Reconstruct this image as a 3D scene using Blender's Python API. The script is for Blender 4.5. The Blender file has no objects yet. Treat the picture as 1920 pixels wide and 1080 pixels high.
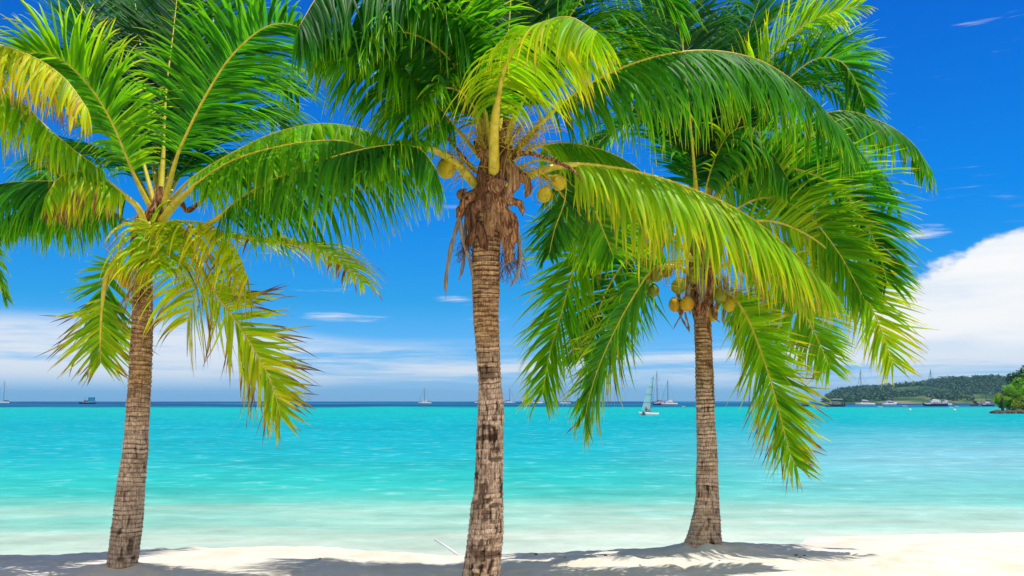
import bpy, math, random
import numpy as np
from math import radians as R
random.seed(7)
RS = np.random.RandomState(11)
sc = bpy.context.scene
col = sc.collection

# ------------------------------------------------------------------ camera, sky, sun, exposure
F = 1844.0                       # focal length in pixels of the 1920 wide photograph
CAMH = 1.7
PITCH = math.atan(212.0 / F)
cd = bpy.data.cameras.new('camera'); cam = bpy.data.objects.new('camera', cd); col.objects.link(cam)
cd.sensor_width = 36.0; cd.lens = 36.0 * F / 1920.0
cd.clip_start = 0.1; cd.clip_end = 60000.0
cam.location = (0, 0, CAMH); cam.rotation_euler = (R(90) + PITCH, 0, 0)
sc.camera = cam

SUN_EL, SUN_AZ = R(76), R(96)   # azimuth clockwise from +Y (straight ahead)
SUNDIR = (math.cos(SUN_EL) * math.sin(SUN_AZ), math.cos(SUN_EL) * math.cos(SUN_AZ), math.sin(SUN_EL))
sl = bpy.data.lights.new('sun', 'SUN'); sl.energy = 4.6; sl.angle = R(0.5); sl.color = (1.0, 0.965, 0.9)
so = bpy.data.objects.new('sun', sl); col.objects.link(so)
from mathutils import Vector
so.rotation_euler = Vector(SUNDIR).to_track_quat('Z', 'Y').to_euler()

sc.view_settings.view_transform = 'Standard'
sc.view_settings.look = 'None'
sc.view_settings.exposure = 0.0
sc.view_settings.gamma = 1.0
sc.view_settings.use_curve_mapping = False
sc.cycles.max_bounces = 8
sc.cycles.diffuse_bounces = 4
sc.cycles.transparent_max_bounces = 8


class NT:
    """small helper to write node trees"""
    def __init__(s, tree): s.t = tree; s.n = tree.nodes; s.l = tree.links
    def node(s, typ, **kw):
        n = s.n.new(typ)
        for k, v in kw.items(): setattr(n, k, v)
        return n
    def put(s, sock, v):
        if isinstance(v, bpy.types.NodeSocket): s.l.new(v, sock)
        elif isinstance(v, (tuple, list)) and len(v) == 3 and sock.type == 'RGBA': sock.default_value = (*v, 1)
        else: sock.default_value = v
    def math(s, op, a, b=0.0, c=None, clamp=False):
        n = s.n.new('ShaderNodeMath'); n.operation = op; n.use_clamp = clamp
        s.put(n.inputs[0], a); s.put(n.inputs[1], b)
        if c is not None: s.put(n.inputs[2], c)
        return n.outputs[0]
    def step(s, v, a, b):
        """smooth 0..1 while v goes a -> b"""
        n = s.n.new('ShaderNodeMapRange'); n.interpolation_type = 'SMOOTHSTEP'
        s.put(n.inputs['Value'], v); s.put(n.inputs['From Min'], a); s.put(n.inputs['From Max'], b)
        return n.outputs['Result']
    def mix(s, f, a, b, blend='MIX'):
        n = s.n.new('ShaderNodeMix'); n.data_type = 'RGBA'; n.blend_type = blend
        s.put(n.inputs['Factor'], f); s.put(n.inputs['A'], a); s.put(n.inputs['B'], b)
        for o in n.outputs:
            if o.type == 'RGBA' and o.enabled: return o
    def xyz(s, x, y, z):
        n = s.n.new('ShaderNodeCombineXYZ'); s.put(n.inputs[0], x); s.put(n.inputs[1], y); s.put(n.inputs[2], z)
        return n.outputs[0]
    def noise(s, vec, scale=1.0, detail=4.0, rough=0.5, dist=0.0):
        n = s.n.new('ShaderNodeTexNoise'); s.put(n.inputs['Vector'], vec)
        n.inputs['Scale'].default_value = scale; n.inputs['Detail'].default_value = detail
        n.inputs['Roughness'].default_value = rough; n.inputs['Distortion'].default_value = dist
        return n.outputs['Fac']
    def ramp(s, v, stops, interp='LINEAR'):
        n = s.n.new('ShaderNodeValToRGB'); s.put(n.inputs[0], v); n.color_ramp.interpolation = interp
        e = n.color_ramp.elements
        while len(e) < len(stops): e.new(0.5)
        for k, (p, c) in enumerate(stops): e[k].position = p; e[k].color = (*c, 1)
        return n.outputs[0]


world = bpy.data.worlds.new('World'); sc.world = world; world.use_nodes = True
w = NT(world.node_tree); w.n.clear()
sky = w.node('ShaderNodeTexSky', sky_type='NISHITA'); sky.sun_disc = False
sky.sun_elevation = SUN_EL; sky.sun_rotation = SUN_AZ
sky.air_density = 1.0; sky.dust_density = 0.3; sky.ozone_density = 3.0; sky.altitude = 0
SKYS = 0.1
tc = w.node('ShaderNodeTexCoord'); sx = w.node('ShaderNodeSeparateXYZ'); w.l.new(tc.outputs['Generated'], sx.inputs[0])
az = w.math('ARCTAN2', sx.outputs[0], sx.outputs[1])
el = w.math('ARCSINE', sx.outputs[2])
skyc = w.mix(1.0, sky.outputs[0], w.ramp(w.math('MULTIPLY', el, 1.6), [(0.0, (0.58, 1.05, 2.1)), (0.05, (0.40, 0.90, 1.75)), (0.16, (0.08, 0.72, 1.35)), (0.32, (0.01, 0.66, 1.45)), (0.62, (0.01, 0.52, 1.45)), (1.0, (0.03, 0.40, 1.2))]), 'MULTIPLY')
# cumulus bank on the right
n1 = w.noise(w.xyz(w.math('MULTIPLY', az, 9), w.math('MULTIPLY', el, 14), 0.0), 1.0, 7, 0.6)
edge = w.math('MINIMUM', w.math('MULTIPLY_ADD', w.math('SUBTRACT', az, 0.36), 0.50, 0.106), 0.21)
edge = w.math('ADD', edge, w.math('MULTIPLY', w.math('SUBTRACT', n1, 0.5), 0.10))
cum = w.step(w.math('SUBTRACT', edge, el), 0.0, 0.015)
cum = w.math('MULTIPLY', cum, w.step(az, 0.318, 0.36))
cum = w.math('MULTIPLY', cum, w.step(w.math('ADD', el, w.math('MULTIPLY', n1, 0.03)), 0.052, 0.075))
# long flat streaks low over the sea
n2 = w.noise(w.xyz(w.math('MULTIPLY', az, 3.2), w.math('MULTIPLY', el, 52), 3.0), 1.0, 8, 0.62, 0.25)
n3 = w.noise(w.xyz(w.math('MULTIPLY', az, 2.0), w.math('MULTIPLY', el, 12), 9.0), 1.0, 3, 0.5)
left = w.step(az, -0.12, -0.34)
lim = w.math('MULTIPLY_ADD', left, 0.022, 0.058)
env = w.math('SUBTRACT', 1.0, w.step(el, w.math('SUBTRACT', lim, 0.016), w.math('ADD', lim, 0.008)))
stre = w.math('ADD', n2, w.math('MULTIPLY', w.math('SUBTRACT', n3, 0.5), 0.3))
stre = w.math('ADD', stre, w.math('MULTIPLY', left, 0.20))
stre = w.math('ADD', stre, w.math('MULTIPLY', w.step(az, 0.25, 0.4), 0.12))
stre = w.math('MULTIPLY', w.step(stre, 0.42, 0.66), env)
stre = w.math('MULTIPLY', stre, w.step(el, 0.004, 0.03))
# thin high wisps
n4 = w.noise(w.xyz(w.math('MULTIPLY', az, 5.0), w.math('MULTIPLY', el, 34), 21.3), 1.0, 7, 0.6, 0.4)
wis = w.math('MULTIPLY', w.step(n4, 0.63, 0.80), w.math('MULTIPLY', w.step(el, 0.05, 0.08), w.math('SUBTRACT', 1.0, w.step(el, 0.18, 0.26))))
n5 = w.noise(w.xyz(w.math('MULTIPLY', az, 14), w.math('MULTIPLY', el, 150), 4.0), 1.0, 6, 0.6, 0.3)
def puff(u0, v0, su, sv, k):
    """one soft wisp at a given bearing and height"""
    a = w.math('POWER', w.math('DIVIDE', w.math('SUBTRACT', az, u0), su), 2.0)
    b = w.math('POWER', w.math('DIVIDE', w.math('SUBTRACT', el, v0), sv), 2.0)
    g = w.math('SUBTRACT', 1.0, w.math('ADD', a, b), clamp=True)
    return w.math('MULTIPLY', k, w.step(w.math('ADD', w.math('MULTIPLY', w.math('POWER', g, 0.5), 0.55), w.math('MULTIPLY', w.math('SUBTRACT', n5, 0.5), 1.9)), 0.25, 1.15))
p = w.math('ADD', puff(-0.165, 0.084, 0.055, 0.0075, 0.9), puff(-0.062, 0.103, 0.03, 0.004, 0.9))
p = w.math('ADD', p, puff(0.40, 0.158, 0.03, 0.008, 0.8))
wis = w.math('MAXIMUM', w.math('MULTIPLY', wis, 0.5), p)
cl = w.math('MAXIMUM', w.math('MULTIPLY', stre, 0.86), wis, clamp=True)
c1 = w.mix(cl, skyc, (9.0, 9.2, 9.5))
shade = w.ramp(w.noise(w.xyz(w.math('MULTIPLY', az, 5), w.math('MULTIPLY', el, 34), 5.0), 1.0, 5, 0.55), [(0.33, (7.6, 8.5, 9.6)), (0.48, (9.3, 9.6, 9.9)), (0.6, (10.0, 10.0, 10.0))])
c2 = w.mix(cum, c1, shade)
# unseen broken cloud added behind the camera as fill light for sand and palms
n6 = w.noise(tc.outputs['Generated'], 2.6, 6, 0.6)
rear_fill = w.math('MULTIPLY', w.step(n6, 0.38, 0.55), w.step(sx.outputs[1], 0.05, -0.25))
c2 = w.mix(rear_fill, c2, (8.2, 8.0, 7.6))
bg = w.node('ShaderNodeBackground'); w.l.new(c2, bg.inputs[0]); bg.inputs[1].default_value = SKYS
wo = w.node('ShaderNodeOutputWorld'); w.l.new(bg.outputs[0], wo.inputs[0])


# ------------------------------------------------------------------ helpers
def at(px, py, Y):
    """the point at forward distance Y that a pixel of the photograph looks at"""
    dx = (px - 960.0) / F; dz = (540.0 - py) / F
    fy = math.cos(PITCH) - dz * math.sin(PITCH); fz = math.sin(PITCH) + dz * math.cos(PITCH)
    k = Y / fy
    return np.array([dx * k, Y, CAMH + fz * k])


def tag(o, label=None, cat=None, group=None, kind=None):
    if label: o['label'] = label
    if cat: o['category'] = cat
    if group: o['group'] = group
    if kind: o['kind'] = kind
    return o


def thing(name, loc, label, cat, group=None, rz=0.0):
    o = bpy.data.objects.new(name, None); col.objects.link(o)
    o.location = loc; o.rotation_euler = (0, 0, rz); o.empty_display_size = 0.2
    return tag(o, label, cat, group)


class MB:
    def __init__(s): s.v = []; s.f = []
    def add(s, vs, fs):
        b = len(s.v); s.v.extend([tuple(map(float, q)) for q in vs]); s.f.extend([tuple(i + b for i in f) for f in fs])
    def box(s, x0, x1, y0, y1, z0, z1, taper=0.0):
        t = taper
        s.add([(x0, y0, z0), (x1, y0, z0), (x1, y1, z0), (x0, y1, z0), (x0 + t, y0 + t, z1), (x1 - t, y0 + t, z1), (x1 - t, y1 - t, z1), (x0 + t, y1 - t, z1)],
              [(3, 2, 1, 0), (4, 5, 6, 7), (0, 1, 5, 4), (1, 2, 6, 5), (2, 3, 7, 6), (3, 0, 4, 7)])
    def tube(s, pts, rad, n=8, cap=True, flat=1.0, up=None, side=None):
        pts = np.asarray(pts, float); m = len(pts)
        rad = np.full(m, rad) if np.isscalar(rad) else np.asarray(rad, float)
        T = np.gradient(pts, axis=0); T /= np.linalg.norm(T, axis=1)[:, None] + 1e-9
        ref = np.array([0, 0, 1.0]) if up is None else np.asarray(up, float)
        if up is None and abs(T[:, 2]).mean() > 0.8: ref = np.array([0, 1.0, 0])
        A = np.cross(T, ref); A /= np.linalg.norm(A, axis=1)[:, None] + 1e-9
        if side is not None: A = np.asarray(side, float)
        B = np.cross(A, T)
        ph = np.arange(n) * 2 * math.pi / n
        V = pts[:, None, :] + rad[:, None, None] * (np.cos(ph)[None, :, None] * A[:, None, :] + flat * np.sin(ph)[None, :, None] * B[:, None, :])
        fs = []
        for i in range(m - 1):
            for j in range(n):
                k = (j + 1) % n; fs.append((i * n + j, i * n + k, (i + 1) * n + k, (i + 1) * n + j))
        if cap: fs.append(tuple(range(n))[::-1]); fs.append(tuple((m - 1) * n + j for j in range(n)))
        s.add(V.reshape(-1, 3), fs)
    def build(s, name, mat, parent=None, smooth=False):
        me = bpy.data.meshes.new(name); me.from_pydata(s.v, [], s.f); me.materials.append(mat)
        o = bpy.data.objects.new(name, me); col.objects.link(o)
        if parent: o.parent = parent
        if smooth: me.polygons.foreach_set('use_smooth', [True] * len(me.polygons))
        me.update(); return o


def np_mesh(name, V, Fq, mat, parent=None, smooth=True, attrs=None, uv=None):
    """quad mesh from numpy arrays"""
    V = np.asarray(V, np.float32); Fq = np.asarray(Fq, np.int32)
    me = bpy.data.meshes.new(name)
    me.vertices.add(len(V)); me.vertices.foreach_set('co', V.ravel())
    me.loops.add(Fq.size); me.loops.foreach_set('vertex_index', Fq.ravel())
    me.polygons.add(len(Fq)); k = Fq.shape[1]
    me.polygons.foreach_set('loop_start', np.arange(0, Fq.size, k, dtype=np.int32))
    me.polygons.foreach_set('loop_total', np.full(len(Fq), k, np.int32))
    me.polygons.foreach_set('use_smooth', np.full(len(Fq), smooth))
    for nm, arr in (attrs or {}).items():
        a = me.attributes.new(nm, 'FLOAT', 'POINT'); a.data.foreach_set('value', np.asarray(arr, np.float32).ravel())
    me.materials.append(mat); me.update(calc_edges=True); me.validate()
    o = bpy.data.objects.new(name, me); col.objects.link(o)
    if parent: o.parent = parent
    return o


def grid_faces(nr, nc, wrap=False):
    i, j = np.meshgrid(np.arange(nr - 1), np.arange(nc if wrap else nc - 1), indexing='ij')
    k = (j + 1) % nc
    return np.stack([i * nc + j, i * nc + k, (i + 1) * nc + k, (i + 1) * nc + j], -1).reshape(-1, 4)


def vn(x, y, seed=0, per=None):
    """value noise in 0..1, periodic in x when per is given"""
    g = np.random.RandomState(seed).rand(257, 257)
    xi = np.floor(x).astype(int); yi = np.floor(y).astype(int); fx = x - xi; fy = y - yi
    fx = fx * fx * (3 - 2 * fx); fy = fy * fy * (3 - 2 * fy)
    m = (lambda a: a % per) if per else (lambda a: a % 257)
    a = g[m(xi), yi % 257]; b = g[m(xi + 1), yi % 257]; c = g[m(xi), (yi + 1) % 257]; d = g[m(xi + 1), (yi + 1) % 257]
    return (a * (1 - fx) + b * fx) * (1 - fy) + (c * (1 - fx) + d * fx) * fy


def fbm(x, y, seed=0, oct=4):
    r = 0; a = 0.5; t = 0
    for k in range(oct): r = r + a * vn(x * 2 ** k + 17.3 * k, y * 2 ** k + 5.1 * k, seed + k); t += a; a *= 0.5
    return r / t


def spline(P, n):
    """Catmull-Rom through the rows of P, n samples evenly spaced by length"""
    P = np.asarray(P, float)
    Q = np.vstack([2 * P[0] - P[1], P, 2 * P[-1] - P[-2]])
    out = []
    for i in range(len(P) - 1):
        p0, p1, p2, p3 = Q[i:i + 4]
        t = np.linspace(0, 1, 24, endpoint=False)[:, None]
        out.append(0.5 * ((2 * p1) + (-p0 + p2) * t + (2 * p0 - 5 * p1 + 4 * p2 - p3) * t ** 2 + (-p0 + 3 * p1 - 3 * p2 + p3) * t ** 3))
    C = np.vstack(out + [P[-1:]])
    s = np.r_[0, np.cumsum(np.linalg.norm(np.diff(C, axis=0), axis=1))]
    u = np.linspace(0, s[-1], n)
    return np.stack([np.interp(u, s, C[:, k]) for k in range(C.shape[1])], 1), s[-1]


# ------------------------------------------------------------------ materials
def mat_new(name):
    m = bpy.data.materials.new(name); m.use_nodes = True
    t = NT(m.node_tree); b = t.n['Principled BSDF']; return m, t, b


def plain(name, c, rough=0.5, spec=0.5, metal=0.0, var=0.08, scale=2.0):
    m, t, b = mat_new(name)
    g = t.node('ShaderNodeTexCoord')
    n = t.noise(g.outputs['Object'], scale, 4)
    dark = tuple(x * (1 - 2 * var) for x in c)
    t.l.new(t.ramp(n, [(0.3, dark), (0.7, c)]), b.inputs['Base Color'])
    b.inputs['Roughness'].default_value = rough; b.inputs['Specular IOR Level'].default_value = spec
    b.inputs['Metallic'].default_value = metal
    return m


def make_leaf():
    m, t, b = mat_new('palm_leaf')
    a = t.node('ShaderNodeAttribute', attribute_name='tint'); r = t.node('ShaderNodeAttribute', attribute_name='rnd')
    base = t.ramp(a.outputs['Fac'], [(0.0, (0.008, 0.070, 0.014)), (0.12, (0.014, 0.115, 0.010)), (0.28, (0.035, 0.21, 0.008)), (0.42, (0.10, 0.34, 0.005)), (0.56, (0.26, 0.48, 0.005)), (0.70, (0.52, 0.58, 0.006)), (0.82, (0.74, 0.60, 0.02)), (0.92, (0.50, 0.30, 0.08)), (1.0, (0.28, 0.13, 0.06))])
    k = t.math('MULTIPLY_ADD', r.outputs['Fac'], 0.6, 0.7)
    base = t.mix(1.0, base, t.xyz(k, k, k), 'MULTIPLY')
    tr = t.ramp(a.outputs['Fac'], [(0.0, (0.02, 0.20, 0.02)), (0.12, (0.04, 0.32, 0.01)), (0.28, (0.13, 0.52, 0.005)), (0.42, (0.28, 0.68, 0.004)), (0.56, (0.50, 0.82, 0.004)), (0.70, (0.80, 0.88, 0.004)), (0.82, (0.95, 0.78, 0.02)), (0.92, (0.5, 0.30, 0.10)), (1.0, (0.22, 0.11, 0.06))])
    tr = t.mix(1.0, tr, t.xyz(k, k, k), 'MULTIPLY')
    t.l.new(base, b.inputs['Base Color']); b.inputs['Roughness'].default_value = 0.45
    b.inputs['Specular IOR Level'].default_value = 0.22
    tl = t.node('ShaderNodeBsdfTranslucent'); t.l.new(tr, tl.inputs[0])
    mx = t.node('ShaderNodeMixShader'); mx.inputs[0].default_value = 0.5
    t.l.new(b.outputs[0], mx.inputs[1]); t.l.new(tl.outputs[0], mx.inputs[2])
    t.l.new(mx.outputs[0], t.n['Material Output'].inputs[0])
    return m


M_LEAF = make_leaf()
def make_rib():
    m, t, b = mat_new('frond_midrib')
    g = t.node('ShaderNodeTexCoord')
    n = t.noise(g.outputs['Object'], 14.0, 5)
    t.l.new(t.ramp(n, [(0.25, (0.42, 0.36, 0.02)), (0.5, (0.66, 0.52, 0.03)), (0.72, (0.72, 0.62, 0.08)), (0.85, (0.35, 0.22, 0.06))]), b.inputs['Base Color'])
    b.inputs['Roughness'].default_value = 0.4
    return m
M_RIB = make_rib()


def make_bark():
    m, t, b = mat_new('palm_bark')
    g = t.node('ShaderNodeTexCoord')
    gr = t.node('ShaderNodeAttribute', attribute_name='groove'); pa = t.node('ShaderNodeAttribute', attribute_name='patch'); hi = t.node('ShaderNodeAttribute', attribute_name='high')
    mp = t.node('ShaderNodeMapping'); mp.inputs['Scale'].default_value = (85, 85, 12); t.l.new(g.outputs['Object'], mp.inputs[0])
    fib = t.noise(mp.outputs[0], 1.0, 8, 0.7, 0.6)
    mp2 = t.node('ShaderNodeMapping'); mp2.inputs['Scale'].default_value = (8, 8, 34); t.l.new(g.outputs['Object'], mp2.inputs[0])
    hor = t.noise(mp2.outputs[0], 1.0, 5, 0.65)
    low = t.ramp(t.math('ADD', t.math('MULTIPLY', fib, 0.78), t.math('MULTIPLY', hor, 0.22)), [(0.34, (0.12, 0.055, 0.03)), (0.46, (0.44, 0.28, 0.18)), (0.57, (0.82, 0.62, 0.45))])
    upp = t.ramp(t.math('ADD', t.math('MULTIPLY', fib, 0.5), t.math('MULTIPLY', hor, 0.5)), [(0.40, (0.11, 0.05, 0.02)), (0.485, (0.34, 0.18, 0.075)), (0.57, (0.66, 0.42, 0.20))])
    c = t.mix(hi.outputs['Fac'], low, upp)
    tn = t.node('ShaderNodeAttribute', attribute_name='tone'); lp = t.node('ShaderNodeAttribute', attribute_name='lip')
    kk = t.math('MULTIPLY_ADD', tn.outputs['Fac'], 0.40, 0.80); c = t.mix(1.0, c, t.xyz(kk, kk, kk), 'MULTIPLY')
    c = t.mix(t.math('MULTIPLY', lp.outputs['Fac'], 0.7), c, (0.74, 0.57, 0.40))
    c = t.mix(t.math('MULTIPLY', pa.outputs['Fac'], 0.75), c, (0.10, 0.052, 0.030))
    c = t.mix(t.math('MULTIPLY', gr.outputs['Fac'], 1.0, clamp=True), c, (0.045, 0.020, 0.012))
    t.l.new(c, b.inputs['Base Color']); b.inputs['Roughness'].default_value = 0.9; b.inputs['Specular IOR Level'].default_value = 0.15
    bu = t.node('ShaderNodeBump'); bu.inputs['Strength'].default_value = 0.9; bu.inputs['Distance'].default_value = 0.012
    t.l.new(t.math('ADD', fib, t.math('MULTIPLY', hor, 0.5)), bu.inputs['Height']); t.l.new(bu.outputs[0], b.inputs['Normal'])
    return m
M_BARK = make_bark()


def fibre_mat(name, stops, sc3=(8, 8, 30), tw=0.25):
    m, t, b = mat_new(name)
    g = t.node('ShaderNodeTexCoord'); mp = t.node('ShaderNodeMapping'); mp.inputs['Scale'].default_value = sc3; t.l.new(g.outputs['Object'], mp.inputs[0])
    n = t.noise(mp.outputs[0], 1.0, 7, 0.7, 1.2)
    t.l.new(t.ramp(n, stops), b.inputs['Base Color']); b.inputs['Roughness'].default_value = 0.85; b.inputs['Specular IOR Level'].default_value = 0.2
    bu = t.node('ShaderNodeBump'); bu.inputs['Strength'].default_value = 0.8; bu.inputs['Distance'].default_value = 0.01
    t.l.new(n, bu.inputs['Height']); t.l.new(bu.outputs[0], b.inputs['Normal'])
    return m
M_SHEATH = fibre_mat('dry_sheath', [(0.40, (0.05, 0.018, 0.008)), (0.48, (0.20, 0.08, 0.03)), (0.56, (0.42, 0.21, 0.09)), (0.68, (0.66, 0.44, 0.24))], (30, 30, 7))
M_SHEATHL = fibre_mat('tan_sheath', [(0.40, (0.10, 0.04, 0.018)), (0.53, (0.32, 0.165, 0.075)), (0.68, (0.56, 0.36, 0.19))], (26, 26, 5))
M_SHEATHD = fibre_mat('dark_sheath', [(0.40, (0.04, 0.016, 0.008)), (0.52, (0.15, 0.065, 0.03)), (0.66, (0.34, 0.18, 0.09))], (26, 26, 5))
M_GREYDRY = fibre_mat('grey_dry_strip', [(0.35, (0.13, 0.09, 0.07)), (0.5, (0.30, 0.24, 0.19)), (0.7, (0.48, 0.40, 0.33))], (40, 40, 5))
M_NET = fibre_mat('fibre_net', [(0.3, (0.10, 0.05, 0.03)), (0.7, (0.32, 0.18, 0.10))])
M_SPIKE = fibre_mat('flower_stalk', [(0.3, (0.36, 0.24, 0.02)), (0.7, (0.62, 0.48, 0.04))])
M_NUT = fibre_mat('coconut_husk', [(0.3, (0.30, 0.26, 0.01)), (0.5, (0.52, 0.40, 0.015)), (0.68, (0.62, 0.46, 0.03)), (0.8, (0.40, 0.26, 0.05))], (5, 5, 3))
M_NUTG = fibre_mat('green_coconut_husk', [(0.35, (0.10, 0.16, 0.01)), (0.5, (0.22, 0.26, 0.02)), (0.62, (0.40, 0.30, 0.03)), (0.72, (0.28, 0.14, 0.05))], (11, 11, 6))
M_NUTO = fibre_mat('orange_coconut_husk', [(0.3, (0.42, 0.20, 0.01)), (0.55, (0.66, 0.38, 0.02)), (0.75, (0.5, 0.26, 0.05))], (6, 6, 3))
for mm in (M_NUT, M_NUTG, M_NUTO): mm.node_tree.nodes['Principled BSDF'].inputs['Roughness'].default_value = 0.45
M_CAP = fibre_mat('coconut_cap', [(0.3, (0.16, 0.09, 0.04)), (0.7, (0.4, 0.3, 0.12))])


# ------------------------------------------------------------------ sand, sea
CX = (np.array([-60, 0, 120, 330, 450, 560, 640, 700, 830, 960, 1100, 1200, 1280, 1370, 1450]) - 960) / F * 12.0
CH = 1.7 - (np.array([1033, 1032, 1030, 1021, 1017, 1015, 1019, 1025, 1033, 1030, 1026, 1020, 1014, 1010, 1012]) - 752) * 12.0 / F


def sand_h(x, y):
    x = np.asarray(x, float); y = np.asarray(y, float)
    right = np.clip((x - 3.0) / 1.6, 0, 1); right = right * right * (3 - 2 * right)
    hc = np.interp(x, CX, CH)
    k = np.clip((y - 10.0) / 2.0, 0, 1); k = k * k * (3 - 2 * k)
    flat = hc * k
    a = flat - 0.28 * np.maximum(0, y - 12.05)
    wl = 15.25 + 0.16 * (x - 4.5)
    b = -0.35 * np.clip((y - 11.0) / (wl - 11.0), 0, 1) ** 1.2 - 0.10 * np.maximum(0, y - wl)
    h = a * (1 - right) + b * right
    near = np.exp(-np.maximum(0, y - 13.5) / 1.2) * np.exp(-np.maximum(0, np.abs(x) - 12) / 10)
    h = h + near * (0.055 * (fbm(x * 0.9, y * 1.5, 3, 3) - 0.5) + 0.035 * (fbm(x * 3.1 + 9, y * 5.0, 8, 3) - 0.5) + 0.012 * (fbm(x * 11, y * 14, 12, 2) - 0.5))
    return np.maximum(h, -3.0)


FOOT = [(RS.uniform(-6, 7), RS.uniform(8.2, 12.6), RS.uniform(0, 3.14)) for _ in range(150)]
def make_sand():
    xs = np.r_[-7000, -5000, -2000, -600, -200, -80, -40, -22, -14, np.arange(-9.5, 10.5, 0.03), 14, 22, 40, 80, 200, 600, 2000, 5000, 7000]
    ys = np.r_[-3000, -500, -100, -30, -8, 0, 3, 5, 6.2, np.arange(7.0, 16.6, 0.03), 17, 18, 20, 24, 32, 60, 150, 500, 2000, 5000, 7000]
    X, Y = np.meshgrid(xs, ys)
    Z = sand_h(X, Y)
    for fx, fy, fa in FOOT:
        u = (X - fx) * math.cos(fa) + (Y - fy) * math.sin(fa); v = -(X - fx) * math.sin(fa) + (Y - fy) * math.cos(fa)
        d = (u / 0.15) ** 2 + (v / 0.07) ** 2
        Z -= 0.022 * np.exp(-d) - 0.010 * np.exp(-(np.sqrt(d) - 1.7) ** 2 * 3)
    for (fpx, fpy, fY, fr0) in ((230, 1062, 10.2, 0.17), (902, 1086, 9.4, 0.2), (1318, 1022, 11.7, 0.26)):
        c_ = at(fpx, fpy, fY); dd = np.hypot(X - c_[0], Y - c_[1]); Z += 0.055 * np.exp(-np.maximum(0, dd - fr0) / 0.16) * (0.6 + 0.8 * vn(X * 5, Y * 5, 44))
    m, t, b = mat_new('beach_sand')
    g = t.node('ShaderNodeTexCoord')
    n = t.noise(g.outputs['Object'], 1.6, 7, 0.6)
    gr = t.noise(g.outputs['Object'], 60.0, 3, 0.7)
    c = t.ramp(n, [(0.3, (0.74, 0.64, 0.47)), (0.5, (0.80, 0.73, 0.60)), (0.7, (0.83, 0.78, 0.68))])
    sp = t.noise(g.outputs['Object'], 26.0, 2, 0.5)
    c = t.mix(t.math('MULTIPLY', t.step(sp, 0.70, 0.76), 0.45), c, (0.42, 0.33, 0.22))
    c = t.mix(t.math('MULTIPLY', gr, 0.25), c, (0.6, 0.52, 0.42))
    t.l.new(c, b.inputs['Base Color']); b.inputs['Roughness'].default_value = 0.95; b.inputs['Specular IOR Level'].default_value = 0.1
    bu = t.node('ShaderNodeBump'); bu.inputs['Strength'].default_value = 0.7; bu.inputs['Distance'].default_value = 0.02
    t.l.new(t.math('ADD', gr, t.noise(g.outputs['Object'], 14.0, 5, 0.65)), bu.inputs['Height']); t.l.new(bu.outputs[0], b.inputs['Normal'])
    o = np_mesh('sand', np.stack([X, Y, Z], -1).reshape(-1, 3), grid_faces(*X.shape), m)
    tag(o, kind='structure')
make_sand()

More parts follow.
